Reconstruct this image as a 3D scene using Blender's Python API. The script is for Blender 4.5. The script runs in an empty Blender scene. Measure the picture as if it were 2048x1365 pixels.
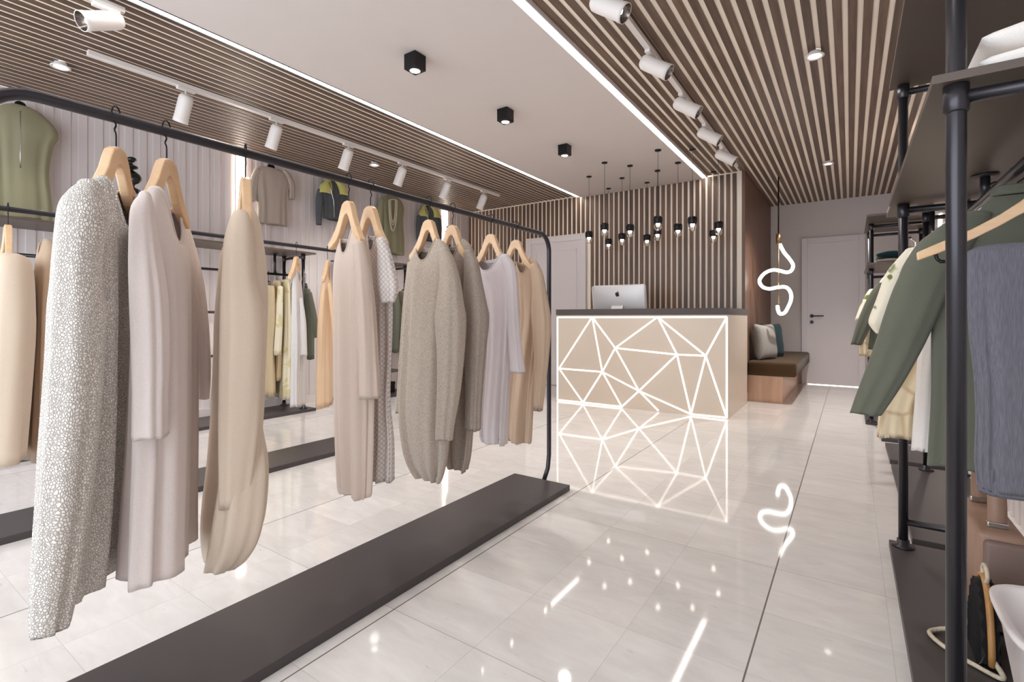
import bpy, bmesh, math, random
from mathutils import Vector, Matrix
C = bpy.context.scene.collection
SC = bpy.context.scene
PI = math.pi
random.seed(4)

# ------------------------------------------------------------------ camera model (2048 x 1365)
YAW = math.radians(34.3); FPX = 991.0; CX = 1024.0; HZ = 635.0; CH = 1.0
SN, CS = math.sin(YAW), math.cos(YAW)
def cam_xy(lat, d): return (-SN*d + CS*lat, CS*d + SN*lat)
def to_cam(x, y): return (CS*x + SN*y, -SN*x + CS*y)           # lat, depth
def px_of(x, y, z):
    lat, d = to_cam(x, y); return (CX + FPX*lat/d, HZ - FPX*(z-CH)/d)
def on_plane(px, con):
    r = (px-CX)/FPX; dx, dy = -SN + CS*r, CS + SN*r
    k, v = con
    if k == 'd': return v
    return v/dx if k == 'X' else v/dy
def at(px, py, con):
    d = on_plane(px, con); x, y = cam_xy((px-CX)/FPX*d, d)
    return Vector((x, y, CH + (HZ-py)/FPX*d))

cam = bpy.data.cameras.new('camera'); co = bpy.data.objects.new('camera', cam); C.objects.link(co)
co.location = (0, 0, CH); co.rotation_euler = (PI/2, 0, YAW)
cam.sensor_width = 36; cam.lens = FPX/2048*36; cam.shift_y = (HZ-682.5)/2048; cam.clip_start = .02
SC.camera = co
SC.view_settings.view_transform = 'Standard'; SC.view_settings.look = 'None'
SC.view_settings.gamma = 1; SC.view_settings.use_curve_mapping = False
SC.view_settings.exposure = 0.38

# ------------------------------------------------------------------ materials
def lin(c):
    return tuple((v/255/12.92 if v/255 <= .04045 else ((v/255+.055)/1.055)**2.4) for v in c) + (1,)
def new_mat(name):
    m = bpy.data.materials.new(name); m.use_nodes = True
    nt = m.node_tree; b = nt.nodes['Principled BSDF']
    return m, nt, b
def mat(name, rgb, rough=.5, metal=0, var=.06, scale=6, bump=0, bscale=60, spec=.5, sheen=0, stretch=None, coat=0):
    m, nt, b = new_mat(name); N, L = nt.nodes, nt.links
    b.inputs['Roughness'].default_value = rough; b.inputs['Metallic'].default_value = metal
    b.inputs['Specular IOR Level'].default_value = spec
    b.inputs['Coat Weight'].default_value = coat
    if sheen: b.inputs['Sheen Weight'].default_value = sheen
    tc = N.new('ShaderNodeTexCoord'); mp = N.new('ShaderNodeMapping'); L.new(tc.outputs['Object'], mp.inputs[0])
    if stretch: mp.inputs['Scale'].default_value = stretch
    nz = N.new('ShaderNodeTexNoise'); nz.inputs['Scale'].default_value = scale; nz.inputs['Detail'].default_value = 4
    L.new(mp.outputs[0], nz.inputs['Vector'])
    mx = N.new('ShaderNodeMix'); mx.data_type = 'RGBA'
    c = lin(rgb)
    mx.inputs['A'].default_value = tuple(max(0, v*(1-var)) for v in c[:3]) + (1,)
    mx.inputs['B'].default_value = tuple(min(1, v*(1+var)) for v in c[:3]) + (1,)
    L.new(nz.outputs['Fac'], mx.inputs['Factor']); L.new(mx.outputs['Result'], b.inputs['Base Color'])
    if bump:
        n2 = N.new('ShaderNodeTexNoise'); n2.inputs['Scale'].default_value = bscale; n2.inputs['Detail'].default_value = 3
        L.new(mp.outputs[0], n2.inputs['Vector'])
        bp = N.new('ShaderNodeBump'); bp.inputs['Strength'].default_value = bump; bp.inputs['Distance'].default_value = .004
        L.new(n2.outputs['Fac'], bp.inputs['Height']); L.new(bp.outputs[0], b.inputs['Normal'])
    return m
def wood(name, dark, light, axis='z', rough=.45, island=True, scale=9.0):
    m, nt, b = new_mat(name); N, L = nt.nodes, nt.links
    tc = N.new('ShaderNodeTexCoord'); mp = N.new('ShaderNodeMapping'); L.new(tc.outputs['Object'], mp.inputs[0])
    s = [1, 1, 1]; s['xyz'.index(axis)] = .06; mp.inputs['Scale'].default_value = s
    nz = N.new('ShaderNodeTexNoise'); nz.inputs['Scale'].default_value = scale*4; nz.inputs['Detail'].default_value = 6; nz.inputs['Roughness'].default_value = .65
    nz.noise_dimensions = '4D'
    L.new(mp.outputs[0], nz.inputs['Vector'])
    rp = N.new('ShaderNodeValToRGB'); rp.color_ramp.elements[0].position = .3; rp.color_ramp.elements[1].position = .72
    rp.color_ramp.elements[0].color = lin(dark); rp.color_ramp.elements[1].color = lin(light)
    L.new(nz.outputs['Fac'], rp.inputs[0]); out = rp.outputs[0]
    if island:
        g = N.new('ShaderNodeNewGeometry'); mt = N.new('ShaderNodeMath'); mt.operation = 'MULTIPLY'; mt.inputs[1].default_value = 40
        L.new(g.outputs['Random Per Island'], mt.inputs[0]); L.new(mt.outputs[0], nz.inputs['W'])
        hs = N.new('ShaderNodeHueSaturation'); mr = N.new('ShaderNodeMapRange'); mr.inputs['To Min'].default_value = .8; mr.inputs['To Max'].default_value = 1.2
        L.new(g.outputs['Random Per Island'], mr.inputs[0]); L.new(mr.outputs[0], hs.inputs['Value']); L.new(out, hs.inputs['Color']); out = hs.outputs[0]
    L.new(out, b.inputs['Base Color']); b.inputs['Roughness'].default_value = rough
    return m
def emit(name, rgb, strength):
    m, nt, b = new_mat(name)
    b.inputs['Base Color'].default_value = (.8, .8, .8, 1)
    b.inputs['Emission Color'].default_value = lin(rgb); b.inputs['Emission Strength'].default_value = strength
    return m
def cloth(name, rgb, kind='plain', rough=.85, var=.05, bump=.25, rgb2=None, sc=1.0):
    m, nt, b = new_mat(name); N, L = nt.nodes, nt.links
    b.inputs['Roughness'].default_value = rough; b.inputs['Sheen Weight'].default_value = .12; b.inputs['Specular IOR Level'].default_value = .25
    tc = N.new('ShaderNodeTexCoord'); c = lin(rgb)
    def mixc(fac, a, bcol):
        mx = N.new('ShaderNodeMix'); mx.data_type = 'RGBA'
        if isinstance(a, tuple): mx.inputs['A'].default_value = a
        else: L.new(a, mx.inputs['A'])
        if isinstance(bcol, tuple): mx.inputs['B'].default_value = bcol
        else: L.new(bcol, mx.inputs['B'])
        L.new(fac, mx.inputs['Factor']); return mx.outputs['Result']
    dk = tuple(v*(1-var*2) for v in c[:3])+(1,); lt = tuple(min(1, v*(1+var*2)) for v in c[:3])+(1,)
    bp = N.new('ShaderNodeBump'); bp.inputs['Strength'].default_value = bump; bp.inputs['Distance'].default_value = .003
    if kind == 'plain':
        nz = N.new('ShaderNodeTexNoise'); nz.inputs['Scale'].default_value = 350*sc; L.new(tc.outputs['Object'], nz.inputs['Vector'])
        col = mixc(nz.outputs['Fac'], dk, lt); h = nz.outputs['Fac']
    elif kind == 'heather':
        mp = N.new('ShaderNodeMapping'); mp.inputs['Scale'].default_value = (1, 1, .25); L.new(tc.outputs['Object'], mp.inputs[0])
        nz = N.new('ShaderNodeTexNoise'); nz.inputs['Scale'].default_value = 480*sc; nz.inputs['Detail'].default_value = 5; L.new(mp.outputs[0], nz.inputs['Vector'])
        rp = N.new('ShaderNodeValToRGB'); rp.color_ramp.elements[0].position = .35; rp.color_ramp.elements[1].position = .65
        rp.color_ramp.elements[0].color = tuple(v*.78 for v in c[:3])+(1,); rp.color_ramp.elements[1].color = tuple(min(1, v*1.18) for v in c[:3])+(1,)
        L.new(nz.outputs['Fac'], rp.inputs[0]); col = rp.outputs[0]; h = nz.outputs['Fac']
    elif kind == 'knit':        # pebbled knit
        mp = N.new('ShaderNodeMapping'); mp.inputs['Scale'].default_value = (1, 1, .75); L.new(tc.outputs['Object'], mp.inputs[0])
        n0 = N.new('ShaderNodeTexNoise'); n0.inputs['Scale'].default_value = 9; L.new(mp.outputs[0], n0.inputs['Vector'])
        ad = N.new('ShaderNodeVectorMath'); ad.operation = 'MULTIPLY_ADD'; ad.inputs[1].default_value = (.05, .05, .05)
        L.new(n0.outputs['Color'], ad.inputs[0]); L.new(mp.outputs[0], ad.inputs[2])
        vo = N.new('ShaderNodeTexVoronoi'); vo.feature = 'DISTANCE_TO_EDGE'; vo.inputs['Scale'].default_value = 215; L.new(ad.outputs[0], vo.inputs['Vector'])
        rp = N.new('ShaderNodeValToRGB'); rp.color_ramp.elements[0].position = .0; rp.color_ramp.elements[1].position = .22
        rp.color_ramp.elements[0].color = lin(rgb2); rp.color_ramp.elements[1].color = c
        L.new(vo.outputs['Distance'], rp.inputs[0]); col = rp.outputs[0]; h = rp.outputs[0]; bp.inputs['Distance'].default_value = .004; bp.inputs['Strength'].default_value = .8
    elif kind == 'lattice':     # diamond lattice
        hs = []
        for sgn in (1, -1):
            dt = N.new('ShaderNodeVectorMath'); dt.operation = 'DOT_PRODUCT'; dt.inputs[1].default_value = (.62*sgn, .42*sgn, .66); L.new(tc.outputs['Object'], dt.inputs[0])
            mp = N.new('ShaderNodeCombineXYZ'); L.new(dt.outputs['Value'], mp.inputs[2])
            wv = N.new('ShaderNodeTexWave'); wv.bands_direction = 'Z'; wv.inputs['Scale'].default_value = 26; wv.inputs['Distortion'].default_value = .0; wv.inputs['Detail Scale'].default_value = 3
            L.new(mp.outputs[0], wv.inputs['Vector']); hs.append(wv.outputs['Fac'])
        mn = N.new('ShaderNodeMath'); mn.operation = 'MINIMUM'; L.new(hs[0], mn.inputs[0]); L.new(hs[1], mn.inputs[1])
        rp = N.new('ShaderNodeValToRGB'); rp.color_ramp.elements[0].position = .02; rp.color_ramp.elements[1].position = .2
        rp.color_ramp.elements[0].color = lin(rgb2); rp.color_ramp.elements[1].color = c
        L.new(mn.outputs[0], rp.inputs[0]); col = rp.outputs[0]; h = rp.outputs[0]
    elif kind == 'stripe':      # fine vertical slub
        mp = N.new('ShaderNodeMapping'); mp.inputs['Scale'].default_value = (1, 1, .04); L.new(tc.outputs['Object'], mp.inputs[0])
        nz = N.new('ShaderNodeTexNoise'); nz.inputs['Scale'].default_value = 420*sc; nz.inputs['Detail'].default_value = 4; L.new(mp.outputs[0], nz.inputs['Vector'])
        rp = N.new('ShaderNodeValToRGB'); rp.color_ramp.elements[0].position = .35; rp.color_ramp.elements[1].position = .68
        rp.color_ramp.elements[0].color = tuple(v*.8 for v in c[:3])+(1,); rp.color_ramp.elements[1].color = tuple(min(1, v*1.22) for v in c[:3])+(1,)
        L.new(nz.outputs['Fac'], rp.inputs[0]); col = rp.outputs[0]; h = nz.outputs['Fac']
    elif kind == 'leafy':       # large printed leaves
        nz = N.new('ShaderNodeTexNoise'); nz.inputs['Scale'].default_value = 7*sc; nz.inputs['Detail'].default_value = 2; nz.inputs['Distortion'].default_value = .8
        L.new(tc.outputs['Object'], nz.inputs['Vector'])
        rp = N.new('ShaderNodeValToRGB'); rp.color_ramp.interpolation = 'LINEAR'
        rp.color_ramp.elements[0].position = .56; rp.color_ramp.elements[1].position = .6
        rp.color_ramp.elements[0].color = c; rp.color_ramp.elements[1].color = lin(rgb2)
        L.new(nz.outputs['Fac'], rp.inputs[0]); col = rp.outputs[0]; h = nz.outputs['Fac']
    elif kind == 'quilt':
        vo = N.new('ShaderNodeTexVoronoi'); vo.feature = 'DISTANCE_TO_EDGE'; vo.inputs['Scale'].default_value = 11*sc; L.new(tc.outputs['Object'], vo.inputs['Vector'])
        rp = N.new('ShaderNodeValToRGB'); rp.color_ramp.elements[1].position = .12
        rp.color_ramp.elements[0].color = lin(rgb2); rp.color_ramp.elements[1].color = c
        L.new(vo.outputs['Distance'], rp.inputs[0]); col = rp.outputs[0]; h = rp.outputs[0]; bp.inputs['Distance'].default_value = .008
    L.new(col, b.inputs['Base Color']); L.new(h, bp.inputs['Height']); L.new(bp.outputs[0], b.inputs['Normal'])
    return m

def floor_mat():
    m, nt, b = new_mat('polished_marble_tile'); N, L = nt.nodes, nt.links
    tc = N.new('ShaderNodeTexCoord'); sp = N.new('ShaderNodeSeparateXYZ'); L.new(tc.outputs['Object'], sp.inputs[0])
    def M(op, a, bb=None, cc=None):
        n = N.new('ShaderNodeMath'); n.operation = op
        for i, v in enumerate((a, bb, cc)):
            if v is None: continue
            if isinstance(v, (int, float)): n.inputs[i].default_value = v
            else: L.new(v, n.inputs[i])
        return n.outputs[0]
    P = .3485
    def lines(src, off, period, w):        # 1 on a line
        q = M('DIVIDE', M('SUBTRACT', src, off), period)
        fr = M('SUBTRACT', q, M('FLOOR', q))
        dist = M('MULTIPLY', M('MINIMUM', fr, M('SUBTRACT', 1, fr)), period)
        return M('LESS_THAN', dist, w), M('FLOOR', q)
    lx, ix = lines(sp.outputs[0], -.243, P, .0012); ly, iy = lines(sp.outputs[1], 1.87, P, .0012)
    bx, _ = lines(sp.outputs[0], -.243, P*3, .0026); by, _ = lines(sp.outputs[1], 1.87-P*2, P*3, .0014)
    cb = N.new('ShaderNodeCombineXYZ'); L.new(ix, cb.inputs[0]); L.new(iy, cb.inputs[1])
    wn = N.new('ShaderNodeTexWhiteNoise'); L.new(cb.outputs[0], wn.inputs['Vector'])
    # veining, shifted per tile
    ad = N.new('ShaderNodeVectorMath'); ad.operation = 'MULTIPLY_ADD'; ad.inputs[1].default_value = (7, 7, 7)
    L.new(wn.outputs['Color'], ad.inputs[0]); L.new(tc.outputs['Object'], ad.inputs[2])
    mp = N.new('ShaderNodeMapping'); mp.inputs['Scale'].default_value = (1, 3.2, 1); mp.inputs['Rotation'].default_value = (0, 0, .5); L.new(ad.outputs[0], mp.inputs[0])
    nz = N.new('ShaderNodeTexNoise'); nz.inputs['Scale'].default_value = 5; nz.inputs['Detail'].default_value = 8; nz.inputs['Roughness'].default_value = .62; nz.inputs['Distortion'].default_value = .6
    L.new(mp.outputs[0], nz.inputs['Vector'])
    rp = N.new('ShaderNodeValToRGB'); e = rp.color_ramp.elements
    e[0].position = .25; e[0].color = lin((212, 206, 202)); e[1].position = .52; e[1].color = lin((221, 216, 212))
    e2 = rp.color_ramp.elements.new(.75); e2.color = lin((228, 224, 221))
    L.new(nz.outputs['Fac'], rp.inputs[0])
    hs = N.new('ShaderNodeHueSaturation'); mr = N.new('ShaderNodeMapRange'); mr.inputs['To Min'].default_value = .94; mr.inputs['To Max'].default_value = 1.05
    L.new(wn.outputs['Value'], mr.inputs[0]); L.new(mr.outputs[0], hs.inputs['Value']); L.new(rp.outputs[0], hs.inputs['Color'])
    # short dark flecks
    m2 = N.new('ShaderNodeMapping'); m2.inputs['Scale'].default_value = (1, 4.5, 1); m2.inputs['Rotation'].default_value = (0, 0, -.45); L.new(ad.outputs[0], m2.inputs[0])
    n3 = N.new('ShaderNodeTexNoise'); n3.inputs['Scale'].default_value = 14; n3.inputs['Detail'].default_value = 5; L.new(m2.outputs[0], n3.inputs['Vector'])
    fl = N.new('ShaderNodeMapRange'); fl.inputs['From Min'].default_value = .68; fl.inputs['From Max'].default_value = .76; fl.inputs['To Max'].default_value = .3; L.new(n3.outputs['Fac'], fl.inputs[0])
    def mix(f, a, col):
        mx = N.new('ShaderNodeMix'); mx.data_type = 'RGBA'; L.new(f, mx.inputs['Factor']); L.new(a, mx.inputs['A']); mx.inputs['B'].default_value = col; return mx.outputs['Result']
    c0 = mix(fl.outputs[0], hs.outputs[0], lin((150, 138, 128)))
    c1 = mix(M('MULTIPLY', M('MAXIMUM', lx, ly), .35), c0, lin((165, 155, 148)))
    c2 = mix(M('MULTIPLY', by, .5), c1, lin((150, 140, 132)))
    c3 = mix(M('MULTIPLY', bx, .85), c2, lin((92, 84, 80)))
    L.new(c3, b.inputs['Base Color'])
    b.inputs['Roughness'].default_value = .05; b.inputs['IOR'].default_value = 1.5
    b.inputs['Specular IOR Level'].default_value = .5
    return m

M_ = {}
M_['floor'] = floor_mat()
M_['white'] = mat('white_paint', (222, 214, 211), .55, var=.02, bump=.05)
M_['ceil'] = mat('ceiling_paint', (216, 207, 202), .7, var=.02)
M_['panel'] = mat('ribbed_panel_paint', (226, 217, 216), .45, var=.02)
M_['grey_wall'] = mat('greige_paint', (208, 200, 197), .6, var=.03, bump=.06)
M_['door'] = mat('door_paint', (214, 206, 206), .35, var=.015)
M_['slat_c'] = wood('walnut_slat_ceiling', (78, 60, 49), (120, 96, 79), 'y')
M_['slat_w'] = wood('walnut_slat_wall', (78, 58, 45), (124, 94, 74), 'z')
M_['walnut'] = wood('walnut_panel', (88, 62, 48), (120, 88, 70), 'z', island=False, scale=5)
M_['back'] = mat('slat_backing', (250, 238, 222), .6, var=.03)
M_['oak'] = wood('pale_oak', (186, 146, 118), (216, 178, 150), 'z', island=False, scale=5)
M_['hang'] = wood('beech', (206, 168, 128), (228, 194, 156), 'x', island=False, scale=6, rough=.35)
M_['black'] = mat('black_metal', (34, 32, 34), .3, .6, var=.05)
M_['pipe'] = mat('dark_pipe', (62, 60, 64), .3, .7, var=.08)
M_['plat'] = mat('dark_platform', (66, 60, 60), .42, .0, var=.05, scale=2)
M_['shelf'] = mat('dark_shelf', (88, 76, 68), .42, .1, var=.05, scale=3)
M_['steel'] = mat('brushed_steel', (190, 186, 182), .25, 1, var=.03)
M_['brass'] = mat('aged_brass', (150, 122, 84), .3, .9)
M_['fix'] = mat('white_fixture', (232, 226, 222), .35, var=.01)
M_['refl'] = mat('reflector', (120, 112, 106), .2, .9)
M_['strip'] = emit('led_strip', (255, 248, 240), 10)
M_['vled'] = emit('led_wall_strip', (255, 240, 226), 7)
M_['line'] = emit('led_counter_line', (255, 243, 228), 1.7)
M_['bulb'] = emit('lamp_bulb', (255, 246, 236), 7)
M_['neon'] = emit('neon_tube', (255, 250, 244), 5)
M_['spotglow'] = emit('lamp_disc', (255, 248, 240), 9)
M_['doorgap'] = emit('lit_door_gap', (255, 250, 244), 4)
M_['counter'] = mat('counter_laminate', (208, 193, 177), .35, var=.02)
M_['top'] = mat('counter_top', (78, 70, 68), .6, var=.04)
M_['alu'] = mat('silver_aluminium', (214, 212, 212), .38, .35, var=.01)
M_['glassy'] = mat('screen_black', (10, 10, 12), .1)
M_['seat'] = cloth('brown_velvet', (74, 54, 32))
M_['pgrey'] = cloth('grey_pillow', (152, 147, 140), 'heather')
M_['teal'] = cloth('teal_fabric', (16, 46, 52))
M_['leather'] = mat('tan_leather', (158, 126, 106), .45, var=.06, bump=.15, bscale=200)
M_['leather2'] = mat('taupe_leather', (128, 106, 96), .5, var=.05, bump=.15, bscale=200)
M_['rope'] = mat('twisted_rope', (208, 194, 170), .8, var=.3, scale=120, bump=.8, bscale=300)
M_['tub'] = mat('white_plastic', (226, 220, 218), .3, var=.01)
M_['bow'] = wood('bow_wood', (150, 106, 56), (190, 142, 88), 'z', island=False)
M_['blackfab'] = cloth('black_pleat', (22, 20, 20), 'stripe')
M_['totem'] = mat('glossy_black_wood', (26, 23, 22), .18, 0, var=.2)
g, gnt, gb = new_mat('clear_glass'); gb.inputs['Transmission Weight'].default_value = 1; gb.inputs['Roughness'].default_value = .02; gb.inputs['IOR'].default_value = 1.3
gb.inputs['Base Color'].default_value = (1, .98, .95, 1); M_['glass'] = g

# ------------------------------------------------------------------ mesh helpers
def obj(name, bm, m, parent=None, smooth=False, loc=None, bevel=0):
    me = bpy.data.meshes.new(name); bmesh.ops.recalc_face_normals(bm, faces=bm.faces)
    if loc is not None:
        bmesh.ops.translate(bm, verts=bm.verts, vec=-Vector(loc))
    bm.to_mesh(me); bm.free()
    if m: me.materials.append(M_[m] if isinstance(m, str) else m)
    o = bpy.data.objects.new(name, me); C.objects.link(o)
    if smooth:
        for p in me.polygons: p.use_smooth = True
    if loc is not None: o.location = loc
    if parent is not None:
        if loc is not None: o.location = Vector(loc) - parent_world(parent)
        o.parent = parent
    if bevel:
        md = o.modifiers.new('bevel', 'BEVEL'); md.width = bevel; md.segments = 2; md.limit_method = 'ANGLE'
    return o
def parent_world(p):
    v = Vector(p.location)
    while p.parent: p = p.parent; v += p.location
    return v
def empty(name, loc=(0, 0, 0), rz=0, **k):
    o = bpy.data.objects.new(name, None); C.objects.link(o); o.location = loc; o.rotation_euler = (0, 0, rz); tag(o, **k); return o
def tag(o, label=None, cat=None, group=None, kind=None):
    if label: o['label'] = label
    if cat: o['category'] = cat
    if group: o['group'] = group
    if kind: o['kind'] = kind
    return o
def struct(name, bm, m, parent=None, **k):
    o = obj(name, bm, m, parent, **k)
    if parent is None: o['kind'] = 'structure'
    return o
def box(bm, x0, x1, y0, y1, z0, z1):
    vs = [bm.verts.new((x, y, z)) for x in (x0, x1) for y in (y0, y1) for z in (z0, z1)]
    for f in ((0, 1, 3, 2), (4, 6, 7, 5), (0, 4, 5, 1), (2, 3, 7, 6), (0, 2, 6, 4), (1, 5, 7, 3)):
        bm.faces.new([vs[i] for i in f])
    return vs
def B(*a):
    bm = bmesh.new()
    if isinstance(a[0], (tuple, list)):
        for q in a: box(bm, *q)
    else: box(bm, *a)
    return bm
def tube_bm(pts, r, seg=12, bm=None, closed=False, cap=True, radii=None):
    bm = bm or bmesh.new(); pts = [Vector(p) for p in pts]; n = len(pts); rings = []; up = None
    for i, p in enumerate(pts):
        if closed: t = pts[(i+1) % n] - pts[i-1]
        else: t = pts[min(i+1, n-1)] - pts[max(i-1, 0)]
        t.normalize()
        if up is None:
            a = Vector((0, 0, 1)) if abs(t.z) < .9 else Vector((1, 0, 0)); up = (a - t*a.dot(t)).normalized()
        else:
            up = (up - t*up.dot(t)).normalized()
        s = t.cross(up); rr = radii[i] if radii else r
        rings.append([bm.verts.new(p + (up*math.cos(2*PI*k/seg) + s*math.sin(2*PI*k/seg))*rr) for k in range(seg)])
    m = n if closed else n-1
    for i in range(m):
        a, b = rings[i], rings[(i+1) % n]
        for k in range(seg): bm.faces.new((a[k], a[(k+1) % seg], b[(k+1) % seg], b[k]))
    if cap and not closed:
        bm.faces.new(rings[0][::-1]); bm.faces.new(rings[-1])
    return bm
def lathe(prof, seg=32, bm=None, M=None, cap=True):
    bm = bm or bmesh.new(); rings = []
    for r, z in prof:
        rings.append([bm.verts.new((max(r, 1e-5)*math.cos(2*PI*k/seg), max(r, 1e-5)*math.sin(2*PI*k/seg), z)) for k in range(seg)])
    for a, b in zip(rings, rings[1:]):
        for k in range(seg): bm.faces.new((a[k], a[(k+1) % seg], b[(k+1) % seg], b[k]))
    if cap: bm.faces.new(rings[0][::-1]); bm.faces.new(rings[-1])
    if M is not None:
        vs = [v for r in rings for v in r]; bmesh.ops.transform(bm, matrix=M, verts=vs)
    return bm
def cyl(r, z0, z1, x=0, y=0, seg=24, bm=None):
    return lathe([(r, z0), (r, z1)], seg, bm, Matrix.Translation((x, y, 0)))
def aim(loc, d):            # matrix: local -z looks along d
    q = Vector(d).normalized().to_track_quat('-Z', 'Y'); return Matrix.Translation(loc) @ q.to_matrix().to_4x4()
def smooth_path(pts, n=6, closed=False):
    P = [Vector(p) for p in pts]; out = []; N = len(P)
    rng = range(N if closed else N-1)
    for i in rng:
        p0 = P[(i-1) % N] if closed else P[max(i-1, 0)]; p1 = P[i]; p2 = P[(i+1) % N]; p3 = P[(i+2) % N] if closed else P[min(i+2, N-1)]
        for k in range(n):
            t = k/n; out.append(.5*((2*p1) + (p2-p0)*t + (2*p0-5*p1+4*p2-p3)*t*t + (3*p1-p0-3*p2+p3)*t**3))
    if not closed: out.append(P[-1])
    return out
def dup(root, loc=None, rz=None, label=None, group=None, rot=None):
    r = root.copy(); C.objects.link(r)
    if loc is not None: r.location = loc
    if rz is not None: r.rotation_euler = (0, 0, rz)
    if label: r['label'] = label
    if group: r['group'] = group
    for ch in list(root.children):
        c = ch.copy(); C.objects.link(c); c.parent = r
        for g_ in list(ch.children):
            d = g_.copy(); C.objects.link(d); d.parent = c
    return r

# ------------------------------------------------------------------ room
XL, XR, YF, YW, YB, HC = -5.23, .68, -1.4, 6.36, 8.65, 2.70
XS1, XS2, XB = -3.14, -1.50, -1.02
struct('floor', B(XL-.2, XR+.2, YF-.2, YB+.2, -.1, 0), 'floor')
c = struct('ceiling', B(XL-.2, XR+.2, YF-.2, YB+.2, HC+.06, HC+.16), 'ceil')
cp = struct('ceiling', B(XS1, XS2, YF, YW, HC, HC+.055), 'ceil')
def slats(name, x0, x1, y0, y1):
    o = struct(name, B(x0, x1, y0, y1, HC+.03, HC+.055), 'back')
    bm = bmesh.new(); x = x0 + .002
    while x + .045 < x1:
        box(bm, x, x+.044, y0+.002, y1-.002, HC+.024, HC+.0298); x += .072
    obj('slats', bm, 'slat_c', o); return o
slats('ceiling_slatted', XL, XS1-.07, YF, YW-.03)
slats('ceiling_slatted', XS2+.07, XB, YF, YW-.03)
slats('ceiling_slatted', XB, XR, YF, YB)
for x, lb in ((XS1-.035, 'long bright recessed ceiling light line above the clothes racks'), (XS2+.035, 'long bright recessed ceiling light line beside the spotlight track above the aisle')):
    t = tag(obj('ceiling_light_strip', B(x-.0255, x+.0255, YF+.05, YW-.035, HC+.004, HC+.03), 'strip'), lb, 'strip light', 'recessed ceiling light lines')
    fr = obj('channel', B((x-.034, x-.026, YF+.05, YW-.035, HC-.002, HC+.04), (x+.026, x+.034, YF+.05, YW-.035, HC-.002, HC+.04)), 'black' if x < -2 else 'ceil', t)
# walls
w = struct('wall_left', B(XL-.12, XL, YF, YW+.03, 0, HC+.06), 'panel')
bm = bmesh.new(); y = YF+.02
while y < YW-.1:
    box(bm, XL+.0002, XL+.008, y, y+.062, .1, HC); y += .105
obj('ribs', bm, 'panel', w, bevel=.004)
struct('baseboard_left', B(XL, XL+.02, YF, YW, 0, .1), 'white')
w = struct('wall_right', B(XR, XR+.12, YF, YB, 0, HC+.06), 'panel')
bm = bmesh.new(); y = YF+.02
while y < YB-.1:
    box(bm, XR-.012, XR-.0002, y, y+.062, 0, HC); y += .105
obj('ribs', bm, 'panel', w, bevel=.004)
w = struct('wall_slatted', B(XL, XB-.04, YW+.03, YW+.15, 0, HC+.06), 'back')
bm = bmesh.new(); x = XL+.01
while x + .046 < XB-.03:
    if not (-4.07 < x+.023 < -3.06): box(bm, x, x+.045, YW+.018, YW+.0298, 0, HC+.02)
    else: box(bm, x, x+.045, YW+.018, YW+.0298, 2.2, HC+.02)
    x += .0712
obj('slats', bm, 'slat_w', w)
struct('wall_passage', B(XB-.035, XB, YW, YB, .1, HC+.06), 'walnut')
struct('baseboard_passage', B(XB-.034, XB+.008, YW-.008, YB, 0, .1), 'white')
struct('wall_back', B(XB-.04, XR, YB, YB+.12, 0, HC+.06), 'grey_wall')
# shop front behind the camera: glazed opening to the daylight
w = struct('wall_front', B((XL, XR, YF-.12, YF, 0, .12), (XL, XR, YF-.12, YF, 2.55, HC+.06), (XL, XL+.15, YF-.12, YF, .12, 2.55), (XR-.1, XR, YF-.12, YF, .12, 2.55)), 'white')
fr = struct('window_1', B(*[(x-.03, x+.03, YF-.09, YF-.03, .12, 2.55) for x in (-5.05, -3.6, -2.2, -.8, .55)], (-5.08, .58, YF-.09, YF-.03, .12, .18), (-5.08, .58, YF-.09, YF-.03, 2.49, 2.55)), 'black')
# doors
def door(n, x0, x1, yy, side):
    o = struct('door_%d' % n, B(x0+.07, x1-.07, yy-.035, yy-.002, .008, 2.1), 'door')
    obj('door_frame', B((x0, x0+.075, yy-.055, yy+.001, 0, 2.18), (x1-.075, x1, yy-.055, yy+.001, 0, 2.18), (x0+.0755, x1-.0755, yy-.053, yy+.001, 2.1005, 2.18)), 'door', o, bevel=.003)
    bm = B((x0+.14, x1-.14, yy-.039, yy-.034, 1.98, 1.985)) if n == 1 else B((x0+.15, x0+.16, yy-.041, yy-.034, .3, 1.98), (x1-.16, x1-.15, yy-.041, yy-.034, .3, 1.98), (x0+.15, x1-.15, yy-.041, yy-.034, 1.97, 1.98))
    obj('moulding', bm, 'door', o)
    hx = x0+.13 if side < 0 else x1-.13; s = 1 if side < 0 else -1
    bm = lathe([(.026, 0), (.026, .01)], 24, None, Matrix.Translation((hx, yy-.0355, 1.02)) @ Matrix.Rotation(PI/2, 4, 'X'))
    tube_bm([(hx, yy-.04, 1.02), (hx, yy-.085, 1.02), (hx+s*.015, yy-.09, 1.02), (hx+s*.15, yy-.09, 1.02)], .009, 10, bm)
    obj('door_handle', bm, 'black', o)
    bm = lathe([(.025, 0), (.025, .012)], 24, None, Matrix.Translation((hx, yy-.0355, .93)) @ Matrix.Rotation(PI/2, 4, 'X'))
    obj('keyhole_rosette', bm, 'black', o)
    return o
d1 = door(1, -.60, .18, YB, -1)
obj('light_gap', B(-.52, .10, YB-.034, YB-.004, .0005, .0075), 'doorgap', d1)
door(2, -4.05, -3.07, YW+.03, 1)
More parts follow.
